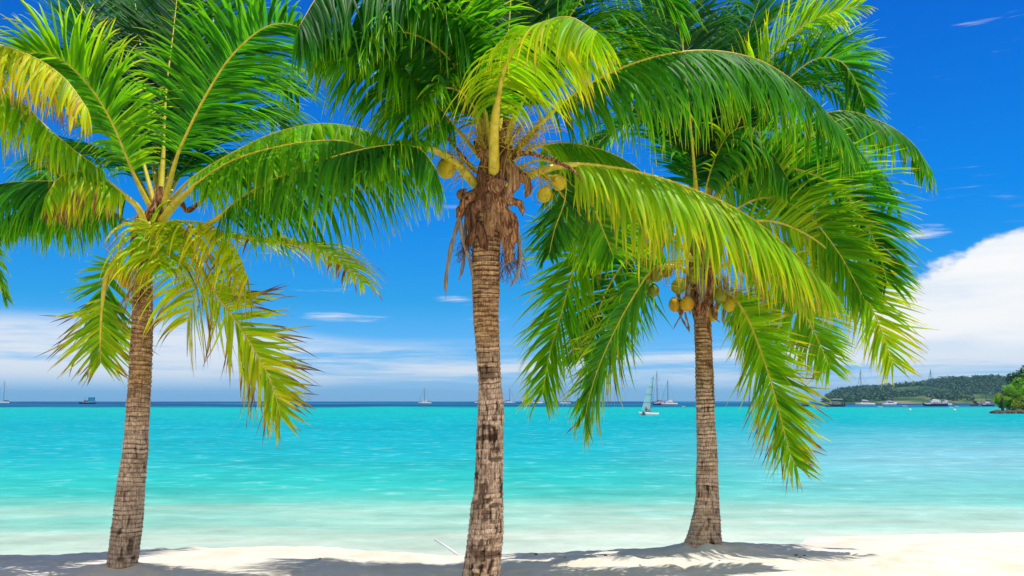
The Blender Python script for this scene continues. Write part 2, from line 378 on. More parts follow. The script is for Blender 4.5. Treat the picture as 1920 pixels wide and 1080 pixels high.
SEA = -0.35
def make_sea():
    m, t, b = mat_new('sea_water')
    g = t.node('ShaderNodeTexCoord'); s = t.node('ShaderNodeSeparateXYZ'); t.l.new(g.outputs['Object'], s.inputs[0])
    Y = s.outputs[1]; X = s.outputs[0]
    # large soft patches of shallower and deeper water: stretched along the shore
    big = t.noise(t.xyz(t.math('MULTIPLY', X, 0.03), t.math('MULTIPLY', t.math('LOGARITHM', t.math('MAXIMUM', Y, 5.0), 2.0), 2.2), 0.0), 1.0, 4, 0.55)
    ss = t.math('DIVIDE', 12.6, t.math('MAXIMUM', Y, 12.0))
    ss = t.math('ADD', ss, t.math('MULTIPLY', t.math('SUBTRACT', big, 0.5), t.math('MULTIPLY', ss, 0.55)))
    ss = t.math('ADD', ss, t.math('MULTIPLY', t.math('SUBTRACT', t.noise(t.xyz(t.math('MULTIPLY', X, 0.22), t.math('MULTIPLY', Y, 0.8), 2.0), 1.0, 5, 0.6, 0.8), 0.5), t.math('MULTIPLY', ss, 0.30)))
    c = t.ramp(ss, [(0.0, (0.0, 0.050, 0.15)), (0.034, (0.0, 0.060, 0.18)), (0.040, (0.0, 0.37, 0.34)), (0.14, (0.0, 0.31, 0.36)), (0.30, (0.01, 0.34, 0.38)), (0.50, (0.03, 0.41, 0.36)), (0.62, (0.12, 0.46, 0.37)), (0.76, (0.38, 0.54, 0.43)), (0.88, (0.56, 0.60, 0.50)), (1.0, (0.70, 0.68, 0.58))])
    # bluer to the right
    c = t.mix(t.math('MULTIPLY', t.step(t.math('DIVIDE', X, Y), 0.05, 0.42), t.math('MULTIPLY', t.step(ss, 0.9, 0.3), t.math('MULTIPLY', t.step(ss, 0.10, 0.36), 1.0))), c, t.mix(0.5, c, (0.34, 0.50, 0.56)))
    # a lighter sandbar and darker weed bands far out
    band = t.noise(t.xyz(t.math('MULTIPLY', X, 0.004), t.math('MULTIPLY', t.math('DIVIDE', 3780.0, t.math('MAXIMUM', Y, 5.0)), 0.55), 7.0), 1.0, 2, 0.5)
    far = t.step(Y, 330.0, 420.0)
    c = t.mix(t.math('MULTIPLY', t.math('MULTIPLY', t.step(band, 0.52, 0.60), far), 0.75), c, (0.0, 0.22, 0.34))
    fine = t.noise(t.xyz(t.math('MULTIPLY', X, 0.35), t.math('MULTIPLY', Y, 0.55), 0.0), 1.0, 6, 0.65, 0.4)
    sp1 = t.noise(t.xyz(t.math('MULTIPLY', X, 1.0), t.math('MULTIPLY', Y, 1.25), 4.0), 1.0, 6, 0.68, 0.4)
    sp2 = t.noise(t.xyz(t.math('MULTIPLY', X, 0.10), t.math('MULTIPLY', Y, 0.13), 8.0), 1.0, 6, 0.68, 0.5)
    k = t.math('ADD', t.math('MULTIPLY_ADD', fine, 0.55, 0.06), t.math('ADD', t.math('MULTIPLY', sp1, 0.62), t.math('MULTIPLY', sp2, 0.70)))
    c = t.mix(t.math('MULTIPLY', t.step(sp1, 0.54, 0.72), 0.30), c, (0.45, 0.60, 0.60))
    c = t.mix(1.0, c, t.xyz(k, k, k), 'MULTIPLY')
    df = t.node('ShaderNodeBsdfDiffuse'); t.l.new(c, df.inputs[0]); gl = t.node('ShaderNodeBsdfGlossy'); gl.inputs['Roughness'].default_value = 0.12
    mx = t.node('ShaderNodeMixShader'); t.l.new(t.math('MULTIPLY_ADD', t.step(Y, 14.0, 60.0), 0.045, 0.02), mx.inputs[0])
    t.l.new(df.outputs[0], mx.inputs[1]); t.l.new(gl.outputs[0], mx.inputs[2]); t.l.new(mx.outputs[0], t.n['Material Output'].inputs[0])
    bu = t.node('ShaderNodeBump'); bu.inputs['Strength'].default_value = 0.6; bu.inputs['Distance'].default_value = 0.12
    wv = t.noise(t.xyz(t.math('MULTIPLY', X, 1.1), t.math('MULTIPLY', Y, 1.6), 0.0), 1.0, 8, 0.66, 0.4)
    t.l.new(wv, bu.inputs['Height']); t.l.new(bu.outputs[0], df.inputs['Normal']); t.l.new(bu.outputs[0], gl.inputs['Normal'])
    xs = np.r_[-7000, -5000, -2000, -500, -150, -60, -30, np.arange(-18, 19, 1.0), 30, 60, 150, 500, 2000, 5000, 7000]
    ys = np.r_[12.2, np.arange(13, 60, 1.0), 80, 120, 200, 400, 900, 2000, 4000, 6500, 7000]
    Xg, Yg = np.meshgrid(xs, ys)
    o = np_mesh('sea', np.stack([Xg, Yg, np.full_like(Xg, SEA)], -1).reshape(-1, 3), grid_faces(*Xg.shape), m)
    tag(o, kind='structure')
make_sea()


# ------------------------------------------------------------------ palms
def trunk(parent, rows, Y, ring0=0.046, seed=1, high_from=0.45, rough_low=1.0, buried=0.35, ring_low=1.0, fiss=1.0, scars=()):
    """rows: (left px, right px, y px) from the base up"""
    rows = np.array(rows, float)
    P = np.array([at((l + r) / 2, y, Y) for l, r, y in rows]); rad = (rows[:, 1] - rows[:, 0]) / 2 / F * Y * 0.995
    base = P[0].copy(); base[2] -= buried; P = np.vstack([base, P]); rad = np.r_[rad[0] * 1.06, rad]
    L = np.r_[0, np.cumsum(np.linalg.norm(np.diff(P, axis=0), axis=1))]
    nv = int(L[-1] / 0.006); v = np.linspace(0, L[-1], nv)
    C = np.stack([np.interp(v, L, P[:, k]) for k in range(3)], 1)
    ker = np.ones(31) / 31
    for k in range(2): C[:, k] = np.convolve(np.pad(C[:, k], 15, 'edge'), ker, 'valid')
    r = np.interp(v, L, rad)
    kr = np.ones(9) / 9; r = np.convolve(np.pad(r, 4, 'edge'), kr, 'valid')
    nu = 80; u = np.arange(nu) / nu
    U, Vv = np.meshgrid(u, v)
    hi = np.clip((Vv / L[-1] - high_from) / 0.15, 0, 1)
    warp = 0.9 * (vn(U * 3, Vv * 1.3, seed, 3) - 0.5) + 0.35 * (vn(U * 9, Vv * 5, seed + 1, 9) - 0.5)
    ph = Vv / ring0 + warp + 1.2 * vn(U * 0, Vv * 2.1, seed + 7)
    fr = ph - np.floor(ph)
    ringid = np.floor(ph)
    kr2 = np.random.RandomState(seed + 50).rand(600)[(ringid.astype(int)) % 600]
    ringk = 1 - (1 - ring_low) * (1 - np.clip((Vv / L[-1] - high_from + 0.05) / 0.15, 0, 1))
    groove = np.clip(1 - np.abs(fr - 0.06) / (0.10 + 0.30 * vn(U * 7, Vv * 9, seed + 14, 7)), 0, 1) * (0.35 + 0.75 * kr2) * (0.30 + 0.8 * vn(U * 4, Vv * 9, seed + 2, 4) + 0.25 * vn(U * 25, Vv * 40, seed + 16, 25)) * ringk
    saw = fr * (0.4 + 0.9 * kr2)
    crack = np.clip((vn(U * 34 + 1.5 * vn(U * 5, Vv * 7, seed + 12, 5), Vv * 11, seed + 3, None) - 0.68) * 5, 0, 1) * (1 - 0.8 * hi) * np.clip(vn(U * 5, Vv * 4, seed + 13, 5) * 2.2 - 0.3, 0, 1) * fiss
    if fiss > 1:
        fz = 0.6 * vn(U * 46, Vv * 8, seed + 18, 46) + 0.4 * vn(U * 80, Vv * 22, seed + 19, 80)
        crack = np.maximum(crack, np.clip((fz - 0.60) * 7, 0, 1) * (1 - hi))
    pt = 0.55 * vn(U * 6, Vv * 17, seed + 4, 6) + 0.3 * vn(U * 18, Vv * 22, seed + 5, 18) + 0.15 * vn(U * 40, Vv * 50, seed + 6, 40)
    patch = np.clip((pt - (0.64 + 0.06 * hi)) * 12, 0, 1) * rough_low
    for (qx, qy, qw, qh, qs) in scars:
        v0 = np.interp(-qy, -rows[:, 2], L[1:]); cx_ = np.interp(-qy, -rows[:, 2], rows[:, :2].mean(1)); rp = np.interp(-qy, -rows[:, 2], (rows[:, 1] - rows[:, 0]) / 2)
        u0 = 0.75 + math.asin(max(-.95, min(.95, (qx - cx_) / rp))) / (2 * math.pi)
        du = (U - u0) * 2 * math.pi * rp / qw; dv = (Vv - v0) * F / Y / qh - qs * du
        e = du ** 2 + dv ** 2 + 1.3 * (vn(U * 20, Vv * 25, seed + 20, 20) - 0.5)
        patch = np.maximum(patch, np.clip((1.15 - e) * 2.5, 0, 1))
    lip = np.clip(1 - np.abs(fr - 0.80) / 0.20, 0, 1) * np.clip(1.5 * vn(U * 4, Vv * 14, seed + 15, 4) + 0.7 * vn(U * 30, Vv * 40, seed + 17, 30) - 0.75, 0, 1) * (0.4 + 0.6 * kr2) * ringk
    lump = vn(U * 4, Vv * 3.5, seed + 8, 4) - 0.5
    fn = vn(U * 40, Vv * 60, seed + 9, 40) - 0.5
    disp = 0.009 * saw - 0.009 * groove - 0.006 * crack - 0.008 * patch + 0.012 * lump + 0.004 * fn
    ang = U * 2 * math.pi
    rr = r[:, None] + disp
    V3 = np.stack([C[:, None, 0] + rr * np.cos(ang), C[:, None, 1] + rr * np.sin(ang), np.broadcast_to(C[:, None, 2], U.shape)], -1)
    o = np_mesh('trunk', V3.reshape(-1, 3), grid_faces(nv, nu, True), M_BARK, parent, True,
                {'groove': np.clip(groove + crack * 0.9, 0, 1), 'patch': patch, 'high': hi, 'lip': lip, 'tone': kr2})
    return o


def frond(parent, pts, Y0, Y1, pet=0.15, L=0.8, n=85, droop=1.0, roll=0.0, yel=0.25, brn=0.0, wid=0.021, vee=0.25, a0=62, a1=28, r0=0.028, bow=0.0,
          seed=None, tipk=0.42, wind=0.10, label=None, split=0.0, twist=0.35, bk=1.0, hang=0, fan=0):
    """pts: pixel polyline of the midrib from the crown to the tip; Y0 .. Y1 its distance at base and tip"""
    rs = np.random.RandomState(seed if seed is not None else RS.randint(1 << 30))
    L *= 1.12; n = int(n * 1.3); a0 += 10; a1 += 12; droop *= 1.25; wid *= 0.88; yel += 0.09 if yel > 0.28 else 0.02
    if hang: vee = -0.75 * hang; a0 = 84; a1 = 46; droop = 2.3 * hang; twist = 0.3
    if fan: a0 = 66; a1 = 34; droop = 0.22 * fan; vee = 0.1
    pts = np.array(pts, float)
    cum = np.r_[0, np.cumsum(np.linalg.norm(np.diff(pts, axis=0), axis=1))]; cum /= cum[-1]
    P = np.array([at(px, py, Y0 + (Y1 - Y0) * k ** 1.1 + bow * math.sin(math.pi * k)) for (px, py), k in zip(pts, cum)])
    C, leng = spline(P, 90)
    T = np.gradient(C, axis=0); T /= np.linalg.norm(T, axis=1)[:, None]
    # side vector: horizontal, square to the frond's bearing, carried along and rolled
    A = C[-1] - C[0]; A[2] = 0; A /= np.linalg.norm(A) + 1e-9
    S0 = np.array([A[1], -A[0], 0.0])
    S = S0[None] - (T @ S0)[:, None] * T; S /= np.linalg.norm(S, axis=1)[:, None]
    N = np.cross(S, T)
    ro = np.radians(np.linspace(roll * (0.85 if fan else 0.6), roll, 90))[:, None]
    S, N = S * np.cos(ro) + N * np.sin(ro), N * np.cos(ro) - S * np.sin(ro)
    # leaflets
    K = 9; allV = []; allF = []; tint = []; rnd = []; base = 0
    for side in (-1, 1):
        u = pet + (1 - pet) * (np.linspace(0, 1, n) ** 0.97) + rs.uniform(-0.3, 0.3, n) / n; u = np.clip(u, pet, 0.998)
        q = (u - pet) / (1 - pet)
        idx = u * 89
        g = lambda Z: np.stack([np.interp(idx, np.arange(90), Z[:, k]) for k in range(3)], 1)
        p, t_, s_, n_ = g(C), g(T), g(S) * side, g(N)
        prof = np.clip(0.50 + 2.2 * q, 0, 1) * (1 - (1 - tipk) * np.clip((q - 0.45) / 0.55, 0, 1) ** 1.5)
        clump = vn(q * 22, q * 0 + side + 3, rs.randint(1000))
        ln = L * prof * rs.uniform(0.82, 1.10, n) * (0.88 + 0.24 * clump)
        if split > 0: ln = np.where(rs.rand(n) < split, ln * rs.uniform(0.3, 0.75, n), ln)
        ang = np.radians(a0 + (a1 - a0) * q + rs.normal(0, 6.0, n) + 12 * (clump - 0.5))[:, None]
        vv = (vee + rs.normal(0, 0.07, n))[:, None]
        d = t_ * np.cos(ang) + np.sin(ang) * (s_ * np.cos(vv) + n_ * np.sin(vv))
        dr = droop * rs.uniform(0.75, 1.3, n) * (0.85 + 0.3 * clump)
        tw = rs.normal(0, twist, n)
        wd = rs.normal(0, 0.15, (n, 3)); wd[:, 0] += wind
        cur = p.copy(); rings = []
        hw = wid * (0.75 + 0.25 * prof) * rs.uniform(0.85, 1.15, n)
        for k in range(K):
            s = k / (K - 1)
            b = t_ - np.sum(t_ * d, 1)[:, None] * d; b /= np.linalg.norm(b, axis=1)[:, None] + 1e-6
            nn = np.cross(d, b)
            a_ = (tw * (0.3 + s))[:, None]; b, nn = b * np.cos(a_) + nn * np.sin(a_), nn * np.cos(a_) - b * np.sin(a_)
            ww = (hw * min(1, 0.45 + 4 * s) * max(0.03, (1 - s ** 2.4)))[:, None]
            rings.append(np.stack([cur - b * ww, cur + nn * ww * 0.45 * side, cur + b * ww], 1))
            cur = cur + d * (ln / (K - 1))[:, None]
            d = d + (np.array([0, 0, -1.0]) * (dr * (0.35 + 1.1 * s))[:, None] + wd * 1.0) * (1.25 / (K - 1))
            d /= np.linalg.norm(d, axis=1)[:, None]
        V = np.stack(rings, 1)                       # n, K, 3, 3
        allV.append(V.reshape(-1, 3))
        fb = grid_faces(K, 3)
        allF.append((fb[None] + (np.arange(n) * K * 3)[:, None, None]).reshape(-1, 4) + base); base += n * K * 3
        ks = np.linspace(0, 1, K)[None, :, None]
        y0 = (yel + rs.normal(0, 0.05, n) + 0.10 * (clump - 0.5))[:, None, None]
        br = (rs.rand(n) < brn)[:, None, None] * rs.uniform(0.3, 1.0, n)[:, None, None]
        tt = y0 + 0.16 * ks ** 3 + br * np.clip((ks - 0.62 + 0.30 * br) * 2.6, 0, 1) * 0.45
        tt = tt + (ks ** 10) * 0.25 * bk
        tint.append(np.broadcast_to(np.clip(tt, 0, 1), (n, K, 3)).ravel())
        rnd.append(np.broadcast_to(rs.rand(n)[:, None, None], (n, K, 3)).ravel())
    o = np_mesh('frond', np.vstack(allV), np.vstack(allF), M_LEAF, parent, True, {'tint': np.concatenate(tint), 'rnd': np.concatenate(rnd)})
    if label: o['label'] = label
    k = np.linspace(0, 1, 90)
    rad = np.where(k < pet, r0 * (1.25 - 0.45 * k / max(pet, 0.01)), r0 * 0.48 * (1 - (k - pet) / (1 - pet)) ** 0.9 + 0.0035)
    if pet > 0.02:
        j = np.arange(90) / 89.0; rad = np.convolve(np.pad(rad, 5, 'edge'), np.ones(11) / 11, 'valid')
    mb = MB(); sel = np.r_[np.arange(0, 90, 2), 89]
    mb.tube(C[sel], rad[sel], 8, True, 0.7, side=S[sel])
    mb.build('midrib', M_RIB, o, True)
    return o


def strip(parent, name, pts, Y0, Y1, w0, w1, mat, curl=0.5, seed=0, nc=7, facing=(0, -1, 0), ragged=0.25, bow=0.0):
    """curved dry strip or sheath with rolled edges; widths in metres at base and tip (bulging between)"""
    rs = np.random.RandomState(seed)
    P = np.array([at(px, py, Y0 + (Y1 - Y0) * k + bow * math.sin(math.pi * k)) for (px, py), k in zip(pts, np.linspace(0, 1, len(pts)))])
    C, ln = spline(P, 26)
    T = np.gradient(C, axis=0); T /= np.linalg.norm(T, axis=1)[:, None]
    Fv = np.array(facing, float)
    B = np.cross(T, Fv); B /= np.linalg.norm(B, axis=1)[:, None] + 1e-6
    N = np.cross(B, T)
    t = np.linspace(0, 1, 26)
    W = (w0 + (w1 - w0) * t) * (1 + 0.35 * np.sin(t * 3.1)) * (1 + ragged * (vn(t * 9, t * 0 + 2, seed + 5) - 0.5) * 2) * np.clip((1 - t) * 7, 0.12, 1)
    s = np.linspace(-1, 1, nc)
    a = s * curl * 1.6
    tw = (vn(t * 3, t * 0 + 9, seed + 8) - 0.5) * 1.2
    V = []
    for i in range(26):
        for j in range(nc):
            x = math.sin(a[j]) / 1.0 * W[i] / 2 if curl > 0.05 else s[j] * W[i] / 2
            z = -(1 - math.cos(a[j])) * W[i] / 2 + rs.normal(0, 0.0015)
            c_, s_ = math.cos(tw[i]), math.sin(tw[i])
            V.append(C[i] + B[i] * (x * c_ - z * s_) + N[i] * (x * s_ + z * c_))
    V = np.array(V)
    Fq = grid_faces(26, nc)
    # give it thickness
    V2 = V - np.repeat(N, nc, 0) * 0.004
    n0 = len(V); FF = np.vstack([Fq, Fq[:, ::-1] + n0])
    edge = []
    for i in range(25):
        edge.append((i * nc, (i + 1) * nc, (i + 1) * nc + n0, i * nc + n0)); e = nc - 1
        edge.append(((i + 1) * nc + e, i * nc + e, i * nc + e + n0, (i + 1) * nc + e + n0))
    return np_mesh(name, np.vstack([V, V2]), np.vstack([FF, edge]), mat, parent)


def coconut(parent, px, py, Y, rpx, mat=None, tilt=0.0, seed=0):
    r = rpx / F * Y; c = at(px, py, Y)
    rs = np.random.RandomState(seed)
    nth, nph = 18, 24
    th = np.linspace(0.001, math.pi - 0.001, nth); ph = np.arange(nph) * 2 * math.pi / nph
    TH, PH = np.meshgrid(th, ph, indexing='ij')
    k = 1 + 0.055 * np.cos(3 * PH + seed) * np.sin(TH) + 0.03 * (vn(PH * 1.9, TH * 3, seed) - 0.5)
    x = r * k * np.sin(TH) * np.cos(PH); y = r * k * np.sin(TH) * np.sin(PH); z = r * 1.17 * np.cos(TH) * (1 - 0.07 * (np.cos(TH) < 0) * np.abs(np.cos(TH)) ** 3)
    ta = tilt; X = x * math.cos(ta) + z * math.sin(ta); Z = -x * math.sin(ta) + z * math.cos(ta)
    o = np_mesh('coconut', (np.stack([X, y, Z], -1) + c).reshape(-1, 3), grid_faces(nth, nph, True), mat or M_NUT, parent)
    mb = MB(); top = c + np.array([math.sin(ta), 0, math.cos(ta)]) * r * 1.08; d = np.array([math.sin(ta), 0, math.cos(ta)])
    mb.tube([top - d * r * 0.16, top + d * r * 0.02, top + d * r * 0.16, top + d * r * 0.22], [r * 0.52, r * 0.42, r * 0.22, r * 0.1], 9)
    mb.build('cap', M_CAP, o, True)
    return o


def spikelets(parent, px0, py0, px1, py1, Y0, Y1, n=26, ln=0.3, seed=0):
    """flower stalk: a woody stem with many thin kinked side branches"""
    rs = np.random.RandomState(seed)
    a, b = at(px0, py0, Y0), at(px1, py1, Y1)
    mb = MB(); mb.tube(spline([a, (a + b) / 2 + np.array([0, 0, 0.04]), b], 12)[0], np.linspace(0.014, 0.005, 12), 6)
    for i in range(n):
        k = rs.uniform(0.15, 1); p = a + (b - a) * k
        d = (b - a) / np.linalg.norm(b - a) * 0.6 + rs.normal(0, 0.6, 3); d /= np.linalg.norm(d)
        Pp = [p]
        for j in range(6):
            d = d + rs.normal(0, 0.22, 3) + np.array([0, 0, -0.10]); d /= np.linalg.norm(d)
            Pp.append(Pp[-1] + d * ln * rs.uniform(0.6, 1.2) / 6)
        mb.tube(Pp, np.linspace(0.0045, 0.0022, 7), 4)
    return mb.build('flower_stalk', M_SPIKE, parent, True)


def net(parent, px0, py0, px1, py1, Y, n=60, seed=0):
    """hanging web of dry fibres"""
    rs = np.random.RandomState(seed); mb = MB()
    for i in range(n):
        x = rs.uniform(px0, px1); y = rs.uniform(py0, py0 + (py1 - py0) * 0.4); Pp = []
        e = rs.uniform(y + 15, py1); k = rs.choice([-1, 1]) * rs.uniform(6, 24)
        for t in np.linspace(0, 1, 7): Pp.append(at(x + k * t + rs.normal(0, 2.0), y + (e - y) * t, Y + rs.normal(0, 0.015)))
        mb.tube(Pp, 0.0022, 4)
    return mb.build('fibre_net', M_NET, parent)


def core(parent, pts, Y, r, mat=M_SHEATH, seed=0, name='crown_shaft'):
    """knobbly body of old leaf bases at the top of the trunk"""
    P = np.array([at(px, py, Y) for px, py in pts]); C, ln = spline(P, 60)
    rad = np.interp(np.linspace(0, 1, 60), np.linspace(0, 1, len(r)), r)
    nu = 40; U, Vv = np.meshgrid(np.arange(nu) / nu, np.linspace(0, ln, 60))
    disp = 0.03 * (vn(U * 6, Vv * 9, seed, 6) - 0.4) + 0.02 * (vn(U * 20, Vv * 30, seed + 1, 20) - 0.5)
    rr = rad[:, None] * (1 + disp * 4) ; a = U * 2 * math.pi
    V = np.stack([C[:, None, 0] + rr * np.cos(a), C[:, None, 1] + rr * np.sin(a), C[:, None, 2] + 0 * U], -1)
    return np_mesh(name, V.reshape(-1, 3), grid_faces(60, nu, True), mat, parent)


# ---- left palm
def rootat(px, py, Y):
    p = at(px, py, Y); return (0, 0, 0), p
def palm(label, group='coconut palms on the beach'):
    o = thing('coconut_palm', (0, 0, 0), label, 'palm tree', group); return o
ROOTS = []
def settle(root, base):
    """put the thing's origin at the foot of its trunk while its parts stay where they stand"""
    root.location = tuple(base); 
    for ch in root.children:
        ch.location = tuple(-np.array(base))

LP = palm('slim leaning coconut palm with yellow and brown drying fronds, left of the thick trunked palm')
YL = 10.2
trunk(LP, [(201, 255, 1064), (205, 259, 1040), (213, 266, 973), (222, 271, 900), (231, 276, 855), (240, 281, 736), (248, 285, 618), (250, 286, 558), (248, 284, 500), (247, 286, 450), (256, 292, 405)], YL, seed=3, high_from=0.42, rough_low=0.55)
fl = lambda *a, **k: frond(LP, *a, **k)
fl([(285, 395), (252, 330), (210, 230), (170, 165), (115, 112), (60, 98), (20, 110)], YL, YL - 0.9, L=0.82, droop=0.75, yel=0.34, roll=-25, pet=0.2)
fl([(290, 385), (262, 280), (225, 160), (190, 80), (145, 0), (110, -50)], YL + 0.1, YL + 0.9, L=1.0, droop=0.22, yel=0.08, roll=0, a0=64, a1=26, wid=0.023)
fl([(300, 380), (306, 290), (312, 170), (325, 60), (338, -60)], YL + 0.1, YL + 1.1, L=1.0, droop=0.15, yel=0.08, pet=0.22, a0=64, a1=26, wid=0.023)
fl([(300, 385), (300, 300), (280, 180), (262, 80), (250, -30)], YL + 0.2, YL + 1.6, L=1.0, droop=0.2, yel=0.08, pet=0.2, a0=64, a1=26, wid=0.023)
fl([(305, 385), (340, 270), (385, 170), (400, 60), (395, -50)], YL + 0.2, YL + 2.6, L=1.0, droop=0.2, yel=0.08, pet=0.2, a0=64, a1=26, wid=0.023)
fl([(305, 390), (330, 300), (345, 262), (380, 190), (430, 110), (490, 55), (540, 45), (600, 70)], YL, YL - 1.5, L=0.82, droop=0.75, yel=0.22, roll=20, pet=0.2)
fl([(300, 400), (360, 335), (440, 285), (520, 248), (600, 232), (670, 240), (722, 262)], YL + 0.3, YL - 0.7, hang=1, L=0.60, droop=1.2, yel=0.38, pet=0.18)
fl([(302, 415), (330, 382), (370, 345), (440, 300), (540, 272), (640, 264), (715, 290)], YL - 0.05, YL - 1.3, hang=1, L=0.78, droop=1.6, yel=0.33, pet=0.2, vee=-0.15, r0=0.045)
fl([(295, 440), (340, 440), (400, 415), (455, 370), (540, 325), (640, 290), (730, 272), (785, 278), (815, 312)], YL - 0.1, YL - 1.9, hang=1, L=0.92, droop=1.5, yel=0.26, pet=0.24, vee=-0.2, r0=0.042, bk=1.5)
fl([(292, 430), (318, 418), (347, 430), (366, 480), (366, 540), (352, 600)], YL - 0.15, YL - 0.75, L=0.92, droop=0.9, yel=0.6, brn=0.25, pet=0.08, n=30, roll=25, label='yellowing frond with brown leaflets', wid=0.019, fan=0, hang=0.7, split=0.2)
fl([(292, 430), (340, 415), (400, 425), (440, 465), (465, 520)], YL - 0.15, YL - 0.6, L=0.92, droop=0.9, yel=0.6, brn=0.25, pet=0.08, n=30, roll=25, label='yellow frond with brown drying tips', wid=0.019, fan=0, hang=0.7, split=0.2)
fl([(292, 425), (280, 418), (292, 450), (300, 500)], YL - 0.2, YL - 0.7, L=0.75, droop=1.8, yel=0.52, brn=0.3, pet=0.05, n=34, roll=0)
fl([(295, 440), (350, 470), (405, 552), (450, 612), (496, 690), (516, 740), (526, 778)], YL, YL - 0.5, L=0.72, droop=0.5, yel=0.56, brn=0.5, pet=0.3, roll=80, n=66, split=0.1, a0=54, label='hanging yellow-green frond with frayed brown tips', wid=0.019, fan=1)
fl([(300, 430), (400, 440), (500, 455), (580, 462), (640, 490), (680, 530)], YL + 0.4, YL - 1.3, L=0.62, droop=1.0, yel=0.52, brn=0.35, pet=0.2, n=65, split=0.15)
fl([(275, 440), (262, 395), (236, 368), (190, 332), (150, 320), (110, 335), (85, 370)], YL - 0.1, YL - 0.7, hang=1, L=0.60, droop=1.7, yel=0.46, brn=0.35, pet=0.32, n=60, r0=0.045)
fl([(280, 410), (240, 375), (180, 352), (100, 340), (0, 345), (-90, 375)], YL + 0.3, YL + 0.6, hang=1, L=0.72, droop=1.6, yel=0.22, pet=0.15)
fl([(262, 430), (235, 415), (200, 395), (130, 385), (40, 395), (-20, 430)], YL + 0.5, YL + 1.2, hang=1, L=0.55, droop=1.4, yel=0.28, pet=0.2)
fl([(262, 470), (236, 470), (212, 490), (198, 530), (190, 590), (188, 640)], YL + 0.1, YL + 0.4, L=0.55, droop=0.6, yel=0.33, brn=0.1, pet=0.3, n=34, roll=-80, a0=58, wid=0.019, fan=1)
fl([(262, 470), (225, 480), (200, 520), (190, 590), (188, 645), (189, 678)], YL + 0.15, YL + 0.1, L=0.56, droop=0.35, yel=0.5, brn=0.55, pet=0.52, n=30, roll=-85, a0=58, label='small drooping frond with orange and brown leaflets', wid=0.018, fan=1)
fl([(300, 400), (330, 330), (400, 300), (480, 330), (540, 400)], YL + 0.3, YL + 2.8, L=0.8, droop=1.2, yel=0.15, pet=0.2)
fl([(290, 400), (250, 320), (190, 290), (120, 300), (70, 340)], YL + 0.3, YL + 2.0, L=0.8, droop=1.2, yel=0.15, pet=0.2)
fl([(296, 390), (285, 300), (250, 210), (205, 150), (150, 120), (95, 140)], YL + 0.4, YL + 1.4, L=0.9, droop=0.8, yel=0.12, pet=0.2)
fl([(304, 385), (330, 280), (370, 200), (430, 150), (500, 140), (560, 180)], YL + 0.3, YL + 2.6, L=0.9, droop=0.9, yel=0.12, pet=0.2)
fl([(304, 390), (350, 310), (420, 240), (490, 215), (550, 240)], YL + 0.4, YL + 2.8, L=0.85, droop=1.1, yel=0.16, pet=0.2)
core(LP, [(266, 560), (262, 500), (265, 450), (282, 410), (296, 385), (300, 350)], YL, [0.09, 0.10, 0.10, 0.11, 0.08, 0.03], M_SHEATH, 5)
strip(LP, 'dry_sheath', [(262, 470), (252, 510), (240, 555), (232, 590)], YL - 0.12, YL - 0.2, 0.06, 0.03, M_GREYDRY, 0.4, 1)
strip(LP, 'leaf_sheath', [(278, 390), (262, 420), (250, 455), (245, 480)], YL - 0.1, YL - 0.15, 0.10, 0.10, M_SHEATH, 0.8, 2)
strip(LP, 'leaf_sheath', [(290, 400), (285, 440), (275, 490), (262, 530)], YL - 0.12, YL - 0.14, 0.12, 0.08, M_SHEATH, 0.8, 3)
strip(LP, 'leaf_sheath', [(335, 375), (350, 395), (372, 380), (395, 355)], YL + 0.1, YL + 0.2, 0.07, 0.03, M_SHEATH, 0.6, 4)
strip(LP, 'leaf_sheath', [(262, 450), (256, 500), (262, 550), (258, 580)], YL - 0.1, YL - 0.12, 0.09, 0.05, M_SHEATH, 0.7, 5)
coconut(LP, 218, 508, YL - 0.05, 15, seed=1); coconut(LP, 236, 526, YL + 0.1, 13, M_NUTO, seed=2)
spikelets(LP, 258, 460, 215, 490, YL, YL - 0.05, 22, 0.28, 4)
for i, (x0, y0, x1, y1) in enumerate([(300, 410, 330, 365)]): pass

# ---- centre palm
CP = palm('thick trunked coconut palm with shaggy brown sheaths below its crown, middle of three')
YC = 9.4
trunk(CP, [(864, 938, 1088), (868, 938, 1078), (873, 940, 1045), (878, 942, 1000), (882, 943, 960), (883, 943, 941), (889, 943, 934), (889, 943, 900), (893, 943, 840), (896, 944, 770), (897, 940, 730), (895, 937, 690), (892, 936, 640), (888, 935, 590), (885, 936, 540), (884, 938, 490), (886, 940, 440), (884, 942, 400), (885, 945, 370)], YC, ring0=0.047, seed=21, high_from=0.52, buried=0.4, ring_low=0.35, fiss=1.6, rough_low=0.55, scars=[(905, 925, 9, 22, 0.8), (900, 938, 22, 5, 0.5), (928, 945, 14, 5, 0.5), (911, 962, 9, 14, 0), (895, 1035, 20, 8, -1.0), (902, 1018, 6, 16, 0.5), (925, 1036, 16, 7, 0.4), (892, 1078, 14, 9, 0), (930, 842, 10, 6, 0), (905, 820, 18, 5, 0.3), (915, 800, 20, 4, 0), (930, 860, 16, 5, .2), (910, 700, 20, 14, 0)])
fc = lambda *a, **k: frond(CP, *a, **k)
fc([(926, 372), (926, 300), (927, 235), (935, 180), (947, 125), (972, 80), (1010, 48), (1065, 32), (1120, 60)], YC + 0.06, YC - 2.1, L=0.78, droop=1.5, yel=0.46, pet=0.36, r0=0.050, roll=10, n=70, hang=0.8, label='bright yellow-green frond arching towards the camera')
fc([(895, 350), (850, 303), (800, 277), (740, 280), (690, 315)], YC, YC - 0.8, L=0.7, droop=1.4, yel=0.25, pet=0.5, n=50, r0=0.05)
